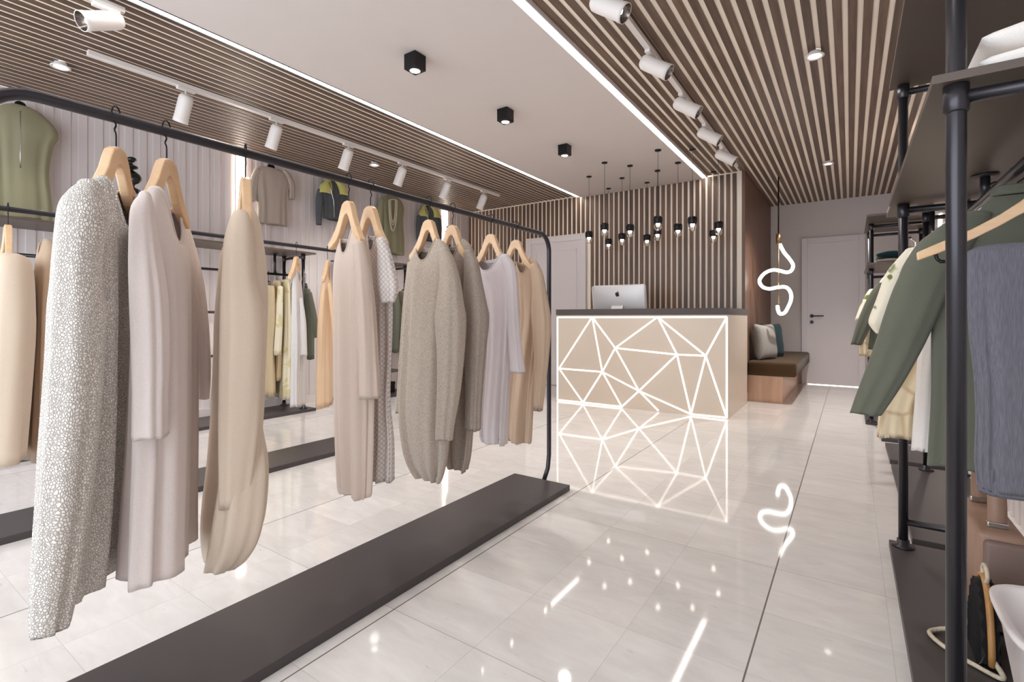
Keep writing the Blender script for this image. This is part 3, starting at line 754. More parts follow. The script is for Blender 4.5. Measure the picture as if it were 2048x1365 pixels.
front = [
 # px, theta, name, material, label, half width, half depth, body levels, sleeves [(levels, depth offsets, a, b)], lift
 (232, -41, 'knit_coat', 'knit', 'long off-white pebbled knit coat, the largest garment at the front rack\'s near end', .22, .095,
  [(368, 192, 272), (380, 166, 275), (402, 136, 274), (440, 118, 270), (520, 112, 268), (660, 108, 266), (850, 98, 264), (1020, 84, 258), (1110, 74, 252), (1165, 72, 246)],
  [([(372, 152, 204), (388, 134, 210), (420, 114, 218), (500, 104, 207), (567, 99, 205), (620, 94, 212), (700, 91, 208), (800, 84, 202), (900, 76, 192), (1000, 70, 182), (1100, 62, 168), (1200, 56, 150), (1262, 57, 136)], -.19, -.19, .075, .07)], 0),
 (333, -36, 'blouse', 'blouse', 'white long-sleeved blouse with pinkish body, second garment from the front rack\'s near end', .20, .075,
  [(398, 296, 364), (410, 280, 370), (432, 270, 376), (470, 267, 381), (540, 267, 386), (700, 268, 388), (875, 264, 388), (1000, 257, 386), (1122, 250, 385)],
  [([(394, 276, 304), (410, 264, 308), (440, 257, 310), (520, 255, 322), (600, 256, 333), (720, 260, 337), (800, 262, 335), (875, 262, 336)], -.16, -.16, .05, .045),
   ([(462, 366, 382), (500, 370, 392), (560, 378, 404), (650, 382, 415), (750, 385, 421), (797, 388, 419)], .18, .18, .05, .04)], .012),
 (491, -20, 'tunic', 'tan', 'long plain tan tunic hanging edge-on with one wide sleeve, third on the front rack', .19, .08,
  [(410, 484, 503), (422, 471, 512), (440, 460, 519), (480, 448, 526), (540, 444, 532), (600, 442, 535), (720, 440, 530), (832, 434, 522), (920, 426, 535), (1008, 414, 530), (1060, 409, 516), (1100, 409, 492), (1122, 412, 470)],
  [([(430, 465, 498), (446, 457, 503), (490, 446, 507), (560, 441, 512), (640, 438, 530), (760, 436, 526), (860, 436, 520), (1010, 440, 500)], -.12, -.12, .06, .06)], 0),
 (697, -6, 'dress', 'blush', 'long blush beige dress with round neck, fourth garment on the front rack', .2, .07,
  [(466, 680, 712), (477, 675, 724), (498, 670, 734), (530, 667, 741), (580, 666, 745), (650, 667, 746), (800, 668, 745), (965, 676, 740), (990, 684, 734)],
  [([(490, 704, 730), (510, 706, 735), (560, 708, 743), (650, 712, 750), (720, 716, 753), (797, 717, 757)], -.1, -.1, .045, .045)], .02),
 (741, -2, 'top', 'lattice', 'long whitish top with diamond lattice texture and short open sleeve, fifth on the front rack', .2, .065,
  [(463, 735, 758), (474, 734, 768), (498, 735, 777), (540, 737, 782), (600, 739, 784), (650, 742, 784), (720, 746, 782), (800, 745, 778), (880, 741, 784), (960, 736, 783)],
  [([(482, 752, 774), (502, 755, 780), (540, 757, 789), (562, 758, 795), (580, 759, 797), (606, 764, 790)], -.1, -.1, .05, .05)], .015),
 (858, -3, 'long_shirt', 'grey', 'oatmeal heather long shirt with keyhole neck, next to the lattice top', .2, .07,
  [(487, 832, 877), (497, 826, 891), (515, 819, 902), (545, 814, 908), (600, 811, 910), (700, 806, 906), (820, 801, 900), (900, 810, 895), (940, 824, 888), (960, 838, 882)],
  [([(502, 876, 899), (520, 877, 909), (560, 878, 920), (610, 871, 927), (640, 868, 931), (700, 872, 928), (780, 874, 920), (850, 873, 908), (879, 873, 905)], -.1, -.1, .05, .045),
   ([(530, 814, 824), (600, 807, 822), (700, 801, 818), (780, 797, 812), (827, 794, 808)], .13, .13, .045, .035)], .018),
 (905, -2, 'long_shirt', 'grey2', 'darker mushroom heather long shirt just behind the oatmeal keyhole shirt', .2, .07,
  [(485, 888, 926), (495, 886, 939), (515, 886, 950), (560, 890, 960), (650, 898, 960), (800, 892, 950), (900, 888, 942), (940, 898, 932)],
  [([(506, 926, 947), (524, 928, 957), (570, 928, 966), (610, 926, 974), (640, 926, 978), (700, 930, 972), (800, 932, 964), (860, 931, 962)], -.1, -.1, .05, .045)], .015),
 (982, 2, 'blouse', 'lilac', 'pale lilac white blouse hanging beside the camel coat on the front rack', .2, .06,
  [(513, 952, 1005), (521, 948, 1017), (536, 950, 1025), (560, 956, 1030), (620, 966, 1028), (700, 970, 1022), (800, 963, 1016), (870, 961, 1012), (888, 966, 1010)],
  [([(514, 1000, 1020), (528, 1004, 1029), (552, 1010, 1035), (620, 1013, 1038), (700, 1018, 1044), (746, 1021, 1050)], -.1, -.1, .045, .04)], .01),
 (1032, 4, 'coat', 'camel', 'plain camel coat, last garment by the curved far post of the front rack', .2, .06,
  [(520, 1032, 1062), (529, 1032, 1075), (548, 1034, 1083), (580, 1036, 1086), (640, 1038, 1082), (720, 1028, 1074), (800, 1018, 1066), (870, 1013, 1062), (885, 1016, 1060)],
  [([(532, 1060, 1078), (548, 1062, 1086), (580, 1064, 1092), (620, 1062, 1099), (650, 1063, 1102), (720, 1068, 1097), (822, 1066, 1085)], -.1, -.1, .045, .04)], .01),
]
for i, (px, th, nm, m, lb, w0, d0, bd, sl, lf) in enumerate(front):
    d, y = hook_at(px)
    garment(nm, cm[m], lb, nm.replace('_', ' ').split()[-1], math.radians(th), bd, D(d), w0, d0, [(l, ramp(d+a, d+b), wa, wb) for l, a, b, wa, wb in sl], seed=i+3, group=None, fold=.020, lift=lf, dip=.115 if i < 2 else .075)
    hanger(RX, y, HZT, math.radians(th if i > 1 else (-46, -52)[i]), 'pale wooden hanger carrying the ' + lb.split(',')[0].split(' with ')[0].split(' hanging ')[0].split(' just ')[0].replace('long off-white ', ''), hg1)

# second rack and wall racks
R2X = -3.26
second = [
 (16, -4, 'dress', 'tan', 'plain tan long dress at the left edge of the photo, on the second rack', .22, .08, [(512, -22, 46), (530, -50, 66), (640, -56, 72), (780, -58, 62), (915, -60, 50)], []),
 (593, -52, 'gown', 'white2', 'narrow pearl grey gown hanging edge-on on the second rack', .14, .06, [(542, 588, 601), (570, 584, 604), (640, 583, 608), (700, 583, 611), (760, 583, 608), (812, 583, 608)], [([(600, 598, 606), (640, 600, 612), (680, 600, 614), (712, 602, 615)], -.03, -.03, .03, .03)]),
 (655, -48, 'dress', 'orange', 'apricot tan dress hanging edge-on, right of the pearl gown on the second rack', .18, .06, [(542, 651, 660), (575, 642, 665), (640, 635, 666), (720, 633, 665), (812, 632, 664)], [([(570, 655, 663), (620, 660, 669), (660, 664, 672), (698, 666, 673)], -.1, -.1, .03, .03)]),
]
for i, (px, th, nm, m, lb, w0, d0, bd, sl) in enumerate(second):
    d, y = hook_at(px, R2X)
    garment(nm, cm[m], lb, nm, math.radians(th), bd, D(d), w0, d0, [(l, ramp(d+a, d+b), wa, wb) for l, a, b, wa, wb in sl], seed=i+23, fold=.012)
    hanger(R2X, y, HZT+.008, math.radians(th), 'wooden hanger of the ' + lb.split(',')[0].split(' hanging')[0].split(' at the')[0] + ' on the second rack', 'wooden hangers on the second rack')
d, y = hook_at(78, R2X)
garment('coat', cm['camel'], 'slim camel coat mostly hidden behind the big knit coat, on the second rack', 'coat', -.1, [(482, 76, 104), (510, 70, 116), (700, 62, 118), (915, 52, 118)], D(d+.1), .2, .07, [], seed=40)
hanger(R2X, y+.12, HZT+.008, -.1, 'dark hanger of the slim camel coat on the second rack', None, HB)

# ------------------------------------------------------------------ pipe shelving
def pipe(pts, r=.017, seg_=14, bm=None): return tube_bm(pts, r, seg_, bm)
def shelf_unit(name, xs, y0, y1, base, shelves, posts, bars, label, rail=None, ztop=2.7, xo=None):
    """xs=(x0,x1) plate extents; posts list (x,y,z0,z1)"""
    t = empty(name, ((xs[0]+xs[1])/2, (y0+y1)/2, 0), label=label, cat='clothes shelving'); L0 = t.location.copy()
    obj('base_plate', B(xs[0], xs[1], base[0], base[1], 0, .03), 'plat', t, loc=L0, bevel=.002)
    for (sx0, sx1, sy0, sy1, z) in shelves: obj('shelf', B(sx0, sx1, sy0, sy1, z-.018, z), 'shelf', t, loc=L0, bevel=.001)
    for (x, y, z0, z1) in posts:
        p = obj('post', cyl(.017, z0, z1, x, y, 20), 'pipe', t, True, loc=L0)
        if z0 < .05: obj('flange', lathe([(.04, z0), (.04, z0+.006), (.022, z0+.01), (.022, z0+.03)], 24, None, Matrix.Translation((x, y, .0))), 'pipe', p, True, loc=(x, y, 0))
        for s in shelves:
            if z0 <= s[4]-.1 <= z1 and s[0] <= x <= s[1] and s[2] <= y <= s[3]:
                bmj = lathe([(.0195, s[4]-.075), (.0215, s[4]-.073), (.0215, s[4]-.02), (.0195, s[4]-.0185)], 20, None, Matrix.Translation((x, y, 0)))
                obj('pipe_joint', bmj, 'pipe', p, True, loc=(x, y, 0))
    for a, b_ in bars:
        obj('crossbar', pipe([a, b_], .0135), 'pipe', t, True, loc=L0)
    if rail:
        (x, ya_, yb_, z, drops) = rail
        bm = pipe([(x, ya_, z), (x, yb_, z)], .0135)
        for dy, zt2 in drops: pipe([(x, dy, z), (x, dy, zt2)], .0135, 12, bm)
        obj('hanging_rail', bm, 'pipe', t, True, loc=L0)
        bm = bmesh.new()
        for dy, zt2 in drops: lathe([(.036, zt2-.006), (.036, zt2)], 24, bm, Matrix.Translation((x, dy, 0)))
        obj('rail_flange', bm, 'pipe', t, True, loc=L0)
    return t
# unit nearest the camera on the right
S1, S2 = 1.497, 2.0
shelf_unit('pipe_shelving', (.14, .60), 1.33, 2.716, (.6, 2.716), [(.14, .60, 1.33, 2.70, S1), (.14, .60, .95, 2.70, S2)],
           [(.181, 1.362, .03, 2.68), (.186, 2.665, .03, S2-.018), (.575, 1.362, .03, S2-.018), (.575, 2.665, .03, S2-.018)],
           [((.186, 2.665, .135), (.575, 2.665, .135)), ((.186, 2.665, S1-.045), (.575, 2.665, S1-.045)), ((.186, 2.665, S2-.05), (.575, 2.665, S2-.05)), ((.181, 1.362, S1-.045), (.575, 1.362, S1-.045))],
           'large dark pipe shelving unit in the right foreground holding the green coat', rail=(.375, 1.362, 2.665, 1.40, [(2.27, S1-.0185)]))
SB = 1.68
shelf_unit('pipe_shelving', (.225, .60), 2.785, 4.13, (2.785, 4.13), [(.20, .62, 2.785, 4.13, SB)],
           [(.40, 4.08, .03, SB-.018), (.575, 4.08, .03, SB-.018)],
           [((.40, 4.08, SB-.05), (.575, 4.08, SB-.05)), ((.225, 2.9, .26), (.575, 2.9, .26))][:1], 'middle pipe shelving unit behind the right foreground unit', rail=(.42, 2.83, 4.08, 1.42, [(2.9, SB-.0185), (4.0, SB-.0185)]))
shelf_unit('low_display_plinth', (.225, .60), 4.244, 4.80, (4.244, 4.80), [], [], [], 'low dark plinth on the floor behind the middle shelving unit')
shelf_unit('low_display_plinth', (.21, .60), 4.98, 5.60, (4.98, 5.60), [], [], [], 'low dark plinth on the floor before the far shelving unit')
for o in C.objects:
    if o.name.startswith('low_display_plinth'): o['category'] = 'plinth'
SE1, SE2 = 1.885, 1.47
shelf_unit('pipe_shelving', (.12, .60), 5.68, 6.3, (5.68, 6.3), [(.12, .62, 5.25, 6.3, SE1), (.12, .62, 5.25, 6.3, SE2)],
           [(.165, 5.70, .03, SE1-.018), (.165, 6.25, .03, SE1-.018), (.575, 5.70, .03, SE1-.018), (.575, 6.25, .03, SE1-.018)],
           [((.165, 6.25, SE1-.05), (.575, 6.25, SE1-.05)), ((.165, 6.25, SE2-.06), (.575, 6.25, SE2-.06)), ((.165, 5.7, SE1-.04), (.575, 5.7, SE1-.04)), ((.165, 5.7, .25), (.575, 5.7, .25))],
           'far pipe shelving unit near the passage door with folded clothes')
# left wall units
SW = 1.69
def wall_unit(y0, y1, label, nm='pipe_shelving'):
    return shelf_unit(nm, (-5.2, -4.72), y0, y1, (y0, y1), [(-5.2, -4.72, y0, y1, SW)],
      [(-4.8, y1-.1, .03, SW-.018), (-5.16, y1-.1, .03, SW-.018), (-4.8, y0+.1, .03, SW-.018), (-5.16, y0+.1, .03, SW-.018)],
      [((-5.16, y1-.1, 1.05), (-5.16, y0+.1, 1.05)), ((-5.16, y0+.1, .62), (-5.16, y1-.1, .62)), ((-4.8, y1-.1, SW-.05), (-5.16, y1-.1, SW-.05))],
      label, rail=(-5.0, y0+.1, y1-.1, 1.455, [(y0+.3, SW-.0185), (y1-.3, SW-.0185)]))
wall_unit(.3, 3.2, 'long pipe shelving against the ribbed left wall, below the t-shirt')
wall_unit(3.72, 4.66, 'pipe shelving against the ribbed left wall, below the dark jacket')
t = tag(obj('low_shelf', B(-5.2, -4.78, 3.84, 4.54, .30, .32), 'shelf'), 'low dark shelf board carrying boxes on the left wall shelving', 'shelf')
for dx, dy, hh, m_, lb in ((-5.0, 4.3, .07, 'shelf', 'small dark box on the low board of the left wall shelving'), (-4.95, 4.32, .14, 'black', 'small black box on the base plate of the left wall shelving')):
    z0 = .3205 if m_ == 'shelf' else .0305
    bm = B((dx-.09, dx+.09, dy-.12, dy+.12, z0, z0+hh*.72), (dx-.093, dx+.093, dy-.123, dy+.123, z0+hh*.72, z0+hh))
    tag(obj('storage_box', bm, m_, None, bevel=.003), lb, 'box')

# garments on the right
def hang_right(px, Yy, Xc, label, zt2=1.318): return hanger(Xc, Yy, zt2, 0, label, 'hangers on the right shelving rails')
garment('coat', cm['green'], 'large moss green coat with wide sleeves in the right foreground shelving', 'coat', 0.0,
  [(392, 1984, 2090), (402, 1970, 2105), (425, 1945, 2130), (450, 1905, 2160), (480, 1880, 2190), (540, 1868, 2205), (660, 1863, 2205), (800, 1862, 2205), (900, 1857, 2208), (950, 1854, 2212)],
  D(1.36), .24, .055, [([(432, 1915, 1985), (446, 1884, 1980), (465, 1858, 1970), (485, 1834, 1955), (525, 1808, 1930), (554, 1796, 1912), (587, 1782, 1895), (640, 1764, 1872), (670, 1755, 1858), (700, 1745, 1843), (750, 1727, 1815), (790, 1712, 1790), (828, 1699, 1764)], ramp(1.40, 1.52), .07, .05)],
  dip=.0, fold=.009, seed=61)
hang_right(0, 1.93, .385, 'wooden hanger inside the large moss green coat')
obj_bm, _, topr = gtube([(388, 1984, 2092), (384, 1980, 2096), (372, 1985, 2090)], D(1.36), 0, .09, .05, 0, 3, 5, 48, 4, hemwave=0)
_gc = [o for o in C.objects if o.name.startswith('coat') and o.get('label', '').startswith('large moss')][0]
obj('collar', obj_bm, cm['green'], _gc, True, loc=_gc.location)
garment('shirt', cm['offwhite'], 'off-white long shirt hanging behind the green coat on the right', 'shirt', 0.0,
  [(430, 1905, 2000), (450, 1880, 2030), (520, 1862, 2040), (700, 1840, 2030), (830, 1832, 2020), (912, 1826, 2010)], D(1.6), .2, .05, [], dip=0, seed=62)
garment('jacket', cm['cream'], 'cream jacket with green leaf print behind the green coat, quilted beige lining showing', 'jacket', 0.0,
  [(462, 1865, 1930), (480, 1840, 1950), (510, 1815, 1960), (600, 1782, 1950), (700, 1776, 1930), (800, 1762, 1900), (872, 1756, 1870)], D(1.86), .2, .055,
  [([(502, 1808, 1850), (520, 1792, 1848), (548, 1771, 1830), (600, 1752, 1808), (640, 1737, 1790), (655, 1741, 1780), (668, 1752, 1775)], D(1.93), .06, .045)], dip=0, seed=63)
_j = [o for o in C.objects if o.get('label', '').startswith('cream jacket')][0]
ql, _, _ = gtube([(690, 1790, 1880), (760, 1776, 1866), (820, 1758, 1852), (878, 1754, 1846)], D(1.80), 0, .12, .03, .008, 6, 9, 64, 4)
obj('quilted_lining', ql, cm['quilt'], _j, True, loc=_j.location)
hang_right(0, 2.12, .375, 'hanger holding the off-white shirt behind the green coat'); hang_right(0, 2.42, .375, 'hanger holding the cream leaf print jacket')
# middle unit garments
garment('jacket', cm['green'], 'small moss green jacket on the middle shelving, left of the post', 'jacket', 0.0,
  [(545, 1778, 1800), (562, 1764, 1815), (620, 1748, 1815), (700, 1738, 1812)], D(3.0), .17, .05,
  [([(570, 1752, 1772), (590, 1738, 1766), (620, 1724, 1755), (650, 1712, 1744), (690, 1701, 1724)], D(3.05), .05, .04)], dip=0, seed=71)
garment('blouse', cm['cream'], 'leaf printed cream blouse peeking out at the middle shelving', 'blouse', 0.0,
  [(550, 1770, 1795), (570, 1756, 1805), (620, 1742, 1805), (680, 1735, 1800)], D(3.3), .17, .05,
  [([(582, 1736, 1756), (606, 1722, 1748), (641, 1710, 1733)], D(3.34), .04, .04)], dip=0, seed=72)
garment('top', cm['quilt'], 'quilted beige top below the small green jacket on the middle shelving', 'top', 0.0,
  [(560, 1775, 1800), (590, 1750, 1800), (660, 1722, 1790), (713, 1718, 1790)], D(3.15), .15, .05, [], dip=0, seed=73)
for y_, lb in ((3.57, 'hanger of the small moss green jacket'), (3.72, 'hanger of the quilted beige top'), (3.9, 'hanger of the leaf printed cream blouse')):
    hanger(.42, y_, 1.345, 0, lb, 'hangers on the right shelving rails')
# trousers and hanger in front of the coat
t = empty('trousers', (.38, 1.56, .6), label='blue grey slub trousers folded over a hanger bar in the right foreground', cat='trousers')
bm, cc_, _ = gtube([(498, 1936, 2112), (502, 1934, 2114), (520, 1933, 2116), (600, 1935, 2116), (680, 1940, 2118), (760, 1949, 2120), (850, 1952, 2122), (930, 1950, 2122), (988, 1956, 2120)], D(1.175), 0, .13, .022, .006, 8, 3, 90, 5, open_top=False, flat=.55)
obj('trouser_legs', bm, cm['greyblue'], t, True, loc=t.location)
bm, _, _ = gtube([(975, 1955, 2121), (996, 1957, 2120)], D(1.175), 0, .13, .024, .004, 8, 3, 90, 3, open_top=False, flat=.55)
obj('hem', bm, cm['greyblue'], t, True, loc=t.location)
# coat hanger with bar (own build: wide curved arms)
th_ = empty('clothes_hanger', (.375, 1.638, 1.3), label='large pale wooden hanger with dark trouser bar in the right foreground', cat='hanger')
hw = .235
up_ = [(0, 0), (.02, -.006), (.045, -.028), (.08, -.055), (.13, -.085), (.20, -.118), (hw, -.135)]
lo_ = [(0, -.042), (.022, -.045), (.05, -.062), (.08, -.082), (.125, -.108), (.19, -.139), (hw-.002, -.156)]
bm = strip_board(up_, lo_, .008, hw)
obj('wooden_arms', bm, 'hang', th_, False, bevel=.003)
obj('trouser_bar', tube_bm(smooth_path([(-.195, 0, -.135), (-.195, 0, -.148), (-.188, 0, -.158), (-.17, 0, -.160), (0, 0, -.160), (.17, 0, -.160), (.188, 0, -.158), (.195, 0, -.148), (.195, 0, -.135)], 4), .0042, 8), 'black', th_, True)
obj('hook', tube_bm(smooth_path([(0, 0, -.01), (0, 0, .03), (.0, 0, .05), (-.022, 0, .07), (-.03, 0, .095), (-.015, 0, .12), (.008, 0, .121), (.022, 0, .105)], 5), .0024, 8), 'black', th_, True)

# ------------------------------------------------------------------ wall clothes (left)
WX = -5.12
def wallg(nm, m, label, cat, body, sleeves=(), extra=None, seed=1, dip=.0, w0=.25, d0=.05, X=WX, **k):
    return garment(nm, cm[m], label, cat, PI/2, body, ('X', X), w0, d0, [(l, ('X', X), a, b_) for l, a, b_ in sleeves], seed=seed, dip=dip, fold=.01, **k)
g1 = wallg('sleeveless_top', 'olive', 'olive green sleeveless zip top hanging at the left edge of the ribbed wall', 'top',
  [(212, 22, 60), (218, 6, 80), (240, -18, 108), (262, -20, 116), (285, -14, 106), (340, -10, 98), (400, -8, 104), (440, -8, 106)], seed=81, w0=.25, d0=.07)
zp = tube_bm([at(41, y_, ('X', -4.975)) for y_ in (222, 260, 300, 336)], .004, 6); obj('zip', zp, 'steel', g1, True, loc=g1.location)
wallg('t_shirt', 'tee', 'taupe short-sleeved t-shirt hanging high on the ribbed wall', 't-shirt',
  [(337, 524, 560), (343, 512, 572), (360, 505, 578), (390, 511, 574), (420, 514, 574), (450, 513, 574)],
  [([(340, 508, 524), (360, 500, 518), (385, 497, 514), (403, 498, 515)], .06, .05), ([(343, 562, 576), (358, 570, 586), (375, 576, 590), (399, 577, 589)], .06, .05)], seed=82)
def jacket(body, sl, label, seed, col):
    o = wallg('jacket', 'denim', label, 'jacket', body, sl, seed=seed)
    for lv in col:
        b_, _, _ = gtube(lv, ('X', WX+.02), PI/2, .08, .06, .0, 4, seed, 40, 4, open_top=False, hemwave=0); obj('shoulder_flap', b_, cm['lime'], o, True, loc=o.location)
    c0 = sum(body[1][1:3])/2
    z_ = tube_bm([at(c0+1+dx, y_, ('X', WX+.075)) for dx, y_ in ((-6, body[0][0]+3), (-2, body[0][0]+20), (3, body[0][0]+40), (4, body[-1][0]-6))], .006, 6)
    obj('zip', z_, 'steel', o, True, loc=o.location)
    return o
jacket([(362, 656, 672), (368, 645, 682), (380, 640, 694), (400, 643, 694), (418, 647, 692), (441, 646, 690)], [([(380, 634, 645), (400, 631, 646), (425, 631, 644), (450, 632, 643)], .04, .04), ([(385, 686, 697), (405, 688, 698), (440, 686, 696), (458, 684, 692)], .04, .04)],
  'charcoal cropped jacket with lime shoulders hanging beside the t-shirt', 83, [[(361, 652, 662), (372, 640, 665), (388, 636, 664)], [(361, 668, 676), (372, 672, 692), (392, 676, 699)]])
jacket([(415, 850, 862), (420, 842, 870), (435, 838, 878), (460, 838, 880), (482, 840, 878)], [([(432, 834, 842), (455, 832, 842), (484, 833, 842)], .04, .04), ([(432, 874, 882), (455, 876, 884), (480, 876, 883)], .04, .04)],
  'charcoal jacket with lime shoulders, smaller one beside the vertical light line', 84, [[(414, 845, 853), (424, 839, 856), (434, 838, 856)], [(414, 861, 867), (424, 864, 878), (437, 864, 882)]])
g2 = wallg('tunic', 'olive', 'dark olive tunic with a long cream bead necklace on the ribbed wall', 'tunic',
  [(393, 775, 793), (398, 766, 802), (412, 760, 808), (440, 764, 806), (480, 766, 808), (509, 766, 808)], [([(400, 758, 770), (420, 755, 768), (450, 754, 766), (480, 758, 766)], .05, .04)], seed=85)
for k_, (w_, h_) in enumerate(((8, 60), (6, 48), (5, 42))):
    pts = [at(786+w_*math.cos(a), 402+h_*max(0, -math.sin(a))*1.0 if math.sin(a) < 0 else 402-3*math.sin(a), ('X', WX+.085)) for a in [2*PI*q/40 for q in range(40)]]
    if k_ == 0: nk = tag(obj('bead_necklace', tube_bm(pts, .010, 6, closed=True), 'rope', None, True), 'long cream bead necklace looped over the dark olive tunic', 'necklace'); nkm = nk
    else: obj('strand', tube_bm(pts, .008, 6, closed=True), 'rope', nk, True)
# hangers of the wall clothes
for px_, py_, lb in ((40, 203, 'dark hanger of the olive sleeveless zip top'), (542, 327, 'dark hanger of the taupe t-shirt'), (664, 357, 'dark hanger of the lime shouldered jacket beside the t-shirt'), (784, 388, 'dark hanger of the olive tunic with necklace'), (856, 409, 'dark hanger of the smaller lime shouldered jacket')):
    p = at(px_, py_, ('X', WX)); h_ = hanger(p.x, p.y, p.z, PI/2, lb, 'dark hangers on the ribbed wall', HB)
for px_ in (40, 542, 664, 784, 856):
    p = at(px_, 400, ('X', WX)); q = [Vector((XL+.013, p.y, 2.735-.03)), Vector((WX, p.y, 2.705-.005))]
tag(obj('wall_rail', tube_bm([(WX, -.1, 2.672+.02), (WX, 6.0, 2.672+.02)], .004, 8), 'fix', None, True), 'thin pale rail under the ceiling that the wall clothes hang from', 'rail')

# garments on the wall racks
def wr(nm, m, label, body, sl=(), X=-5.0, seed=1, w0=.2, d0=.06, th=-.25):
    return garment(nm, cm[m], label, nm.split('_')[-1], th, body, ('X', X), w0, d0, [(l, ('X', X+.12), a, b_) for l, a, b_ in sl], seed=seed, dip=0, fold=.014, neck=False)
wr('jacket', 'khaki', 'khaki jacket on the left wall rack behind the tan tunic', [(572, 528, 545), (580, 524, 550), (640, 522, 552), (700, 520, 548), (790, 516, 550)], seed=91)
wr('blouse', 'khaki', 'plain sand blouse on the left wall rack', [(562, 549, 558), (570, 546, 562), (640, 544, 564), (700, 544, 562), (760, 540, 560)], seed=92, X=-4.98)
wr('blouse', 'yellow', 'pale yellow leaf print blouse on the left wall rack, left of the pearl gown', [(560, 566, 576), (570, 561, 580), (650, 560, 582), (720, 556, 582), (796, 552, 581)], [([(575, 555, 566), (640, 550, 566), (711, 546, 562)], .05, .05)], seed=93, X=-4.96)
wr('blouse', 'cream', 'cream leaf print blouse half hidden by the pearl gown', [(572, 582, 592), (590, 577, 600), (650, 574, 602), (717, 577, 600)], seed=94, X=-4.97)
wr('jacket', 'green', 'moss green jacket at the end of the left wall rack, right of the pearl gown', [(578, 604, 616), (586, 600, 622), (640, 600, 626), (718, 604, 627)], [([(586, 612, 624), (620, 616, 631), (650, 620, 635), (676, 625, 635)], .05, .05)], seed=95, X=-4.98)
wr('coat', 'green', 'short moss green coat on the small left wall rack, behind the lattice top', [(580, 775, 790), (590, 770, 796), (640, 768, 800), (705, 768, 796)], [([(590, 786, 797), (630, 792, 803), (680, 794, 805)], .05, .05)], seed=96, X=-4.99)
wr('cardigan', 'yellow', 'pale cream cardigan beside the short moss green coat', [(582, 800, 812), (595, 796, 818), (680, 798, 822), (740, 798, 822)], seed=97, X=-5.0)
for px_, X_, lb in ((537, -5.0, 'dark hanger of the khaki jacket on the left wall rack'), (553, -5.0, 'dark hanger of the sand blouse on the left wall rack'), (571, -5.0, 'dark hanger of the yellow blouse on the left wall rack'), (587, -5.0, 'dark hanger of the cream blouse on the left wall rack'), (611, -5.0, 'dark hanger of the green jacket on the left wall rack'), (782, -5.0, 'dark hanger of the short green coat on the small wall rack'), (807, -5.0, 'dark hanger of the cream cardigan on the small wall rack')):
    p = at(px_, 560, ('X', X_)); hanger(p.x, p.y, 1.38, -.25, lb, 'dark hangers on the wall racks', HB)

# ------------------------------------------------------------------ decorative and small things
def totem(px_, top_, X, lab, s=1.0):
    p = at(px_, top_, ('X', X)); z0 = SW+.0005; H = p.z-z0
    prof = [(.07, 0), (.065, .02), (.05, .05), (.075, .09), (.08, .12), (.05, .15), (.035, .17), (.075, .20), (.078, .22), (.03, .245), (.05, .27), (.088, .33), (.095, .39), (.08, .45), (.045, .50), (.03, .52), (.07, .545), (.085, .58), (.03, .61), (.022, .63), (.022, .65), (.045, .67), (.06, .71), (.066, .745), (.06, .78), (.045, .81), (.018, .83), (.018, .845), (.058, .865), (.062, .88), (.02, .905), (.015, .925), (.03, .94), (.045, .965), (.03, .99), (.01, 1.0)]
    bm = lathe([(r*.85*s, z*H) for r, z in prof], 28)
    for v in bm.verts:
        z_ = v.co.z/H; v.co.x += .012*math.sin(z_*21); v.co.y += .012*math.cos(z_*17)
    bm.transform(Matrix.Translation((p.x, p.y, z0)))
    tag(obj('totem_sculpture', bm, 'totem', None, True, loc=(p.x, p.y, z0)), lab, 'sculpture')
totem(264, 315, -4.96, 'glossy black turned totem sculpture standing on the left wall shelf')
tag(obj('shelf_bracket', B(-5.2, -4.95, 5.85, 6.2, SW-.018, SW), 'shelf'), 'small dark wall ledge under the far black sculpture', 'shelf')
totem(896, 452, -5.08, 'small black sculpture on the far ledge beside the vertical light line', .8)
# scarf on far wall shelf
bm = bmesh.new()
# folded textile on right shelf
def folded(name, c0, w, l, h, m, label, layers=1, cat='folded cloth', rz=0, peak=0):
    t = empty(name, c0, label=label, cat=cat)
    for q in range(layers):
        bm = bmesh.new(); n = 18; G = {}
        for s in (0, 1):
            for i in range(n+1):
                for j in range(n+1):
                    u, v = -1+2*i/n, -1+2*j/n
                    f = ((1-abs(u)**5)*(1-abs(v)**5))**.4
                    z = h*(q + (.5+.5*f if s else .5-.5*f)) + .004*math.sin(7*u+3*v+q)*f*s
                    if peak and s: z += peak*math.exp(-((u+.15)/.16)**2-((v+.45)/.35)**2) + peak*.35*(u*.5+.5)*f
                    G[s, i, j] = bm.verts.new((u*w/2*(1-.02*q), v*l/2*(1-.015*q), z))
        for s in (0, 1):
            for i in range(n):
                for j in range(n): bm.faces.new((G[s, i, j], G[s, i+1, j], G[s, i+1, j+1], G[s, i, j+1]))
        bmesh.ops.remove_doubles(bm, verts=bm.verts, dist=.0003)
        bm.transform(Matrix.Rotation(rz, 4, 'Z'))
        obj('fold', bm, m, t, True)
    return t
folded('folded_throw', Vector((.40, 1.50, S1+.001)), .36, .24, .05, cm['offwhite'], 'soft grey white throw folded on the right foreground shelf', 2, 'throw', peak=.04)
folded('folded_sweater', Vector((.38, 5.9, SE2+.001)), .38, .5, .035, cm['tee'], 'grey folded sweaters stacked on the far shelving', 2, 'sweater')
folded('folded_sweater', Vector((.38, 5.9, SE2+.073)), .36, .46, .07, cm['offwhite'] if 0 else M_['teal'], 'dark teal folded sweater on top of the grey ones on the far shelving', 1, 'sweater')
bm = lathe([(.055, 0), (.06, .01), (.06, .16), (.03, .19), (.03, .21), (.027, .21), (.027, .19), (.056, .16), (.055, .012), (.0, .01)], 24, None, Matrix.Translation((.40, 5.38, SE2+.001)))
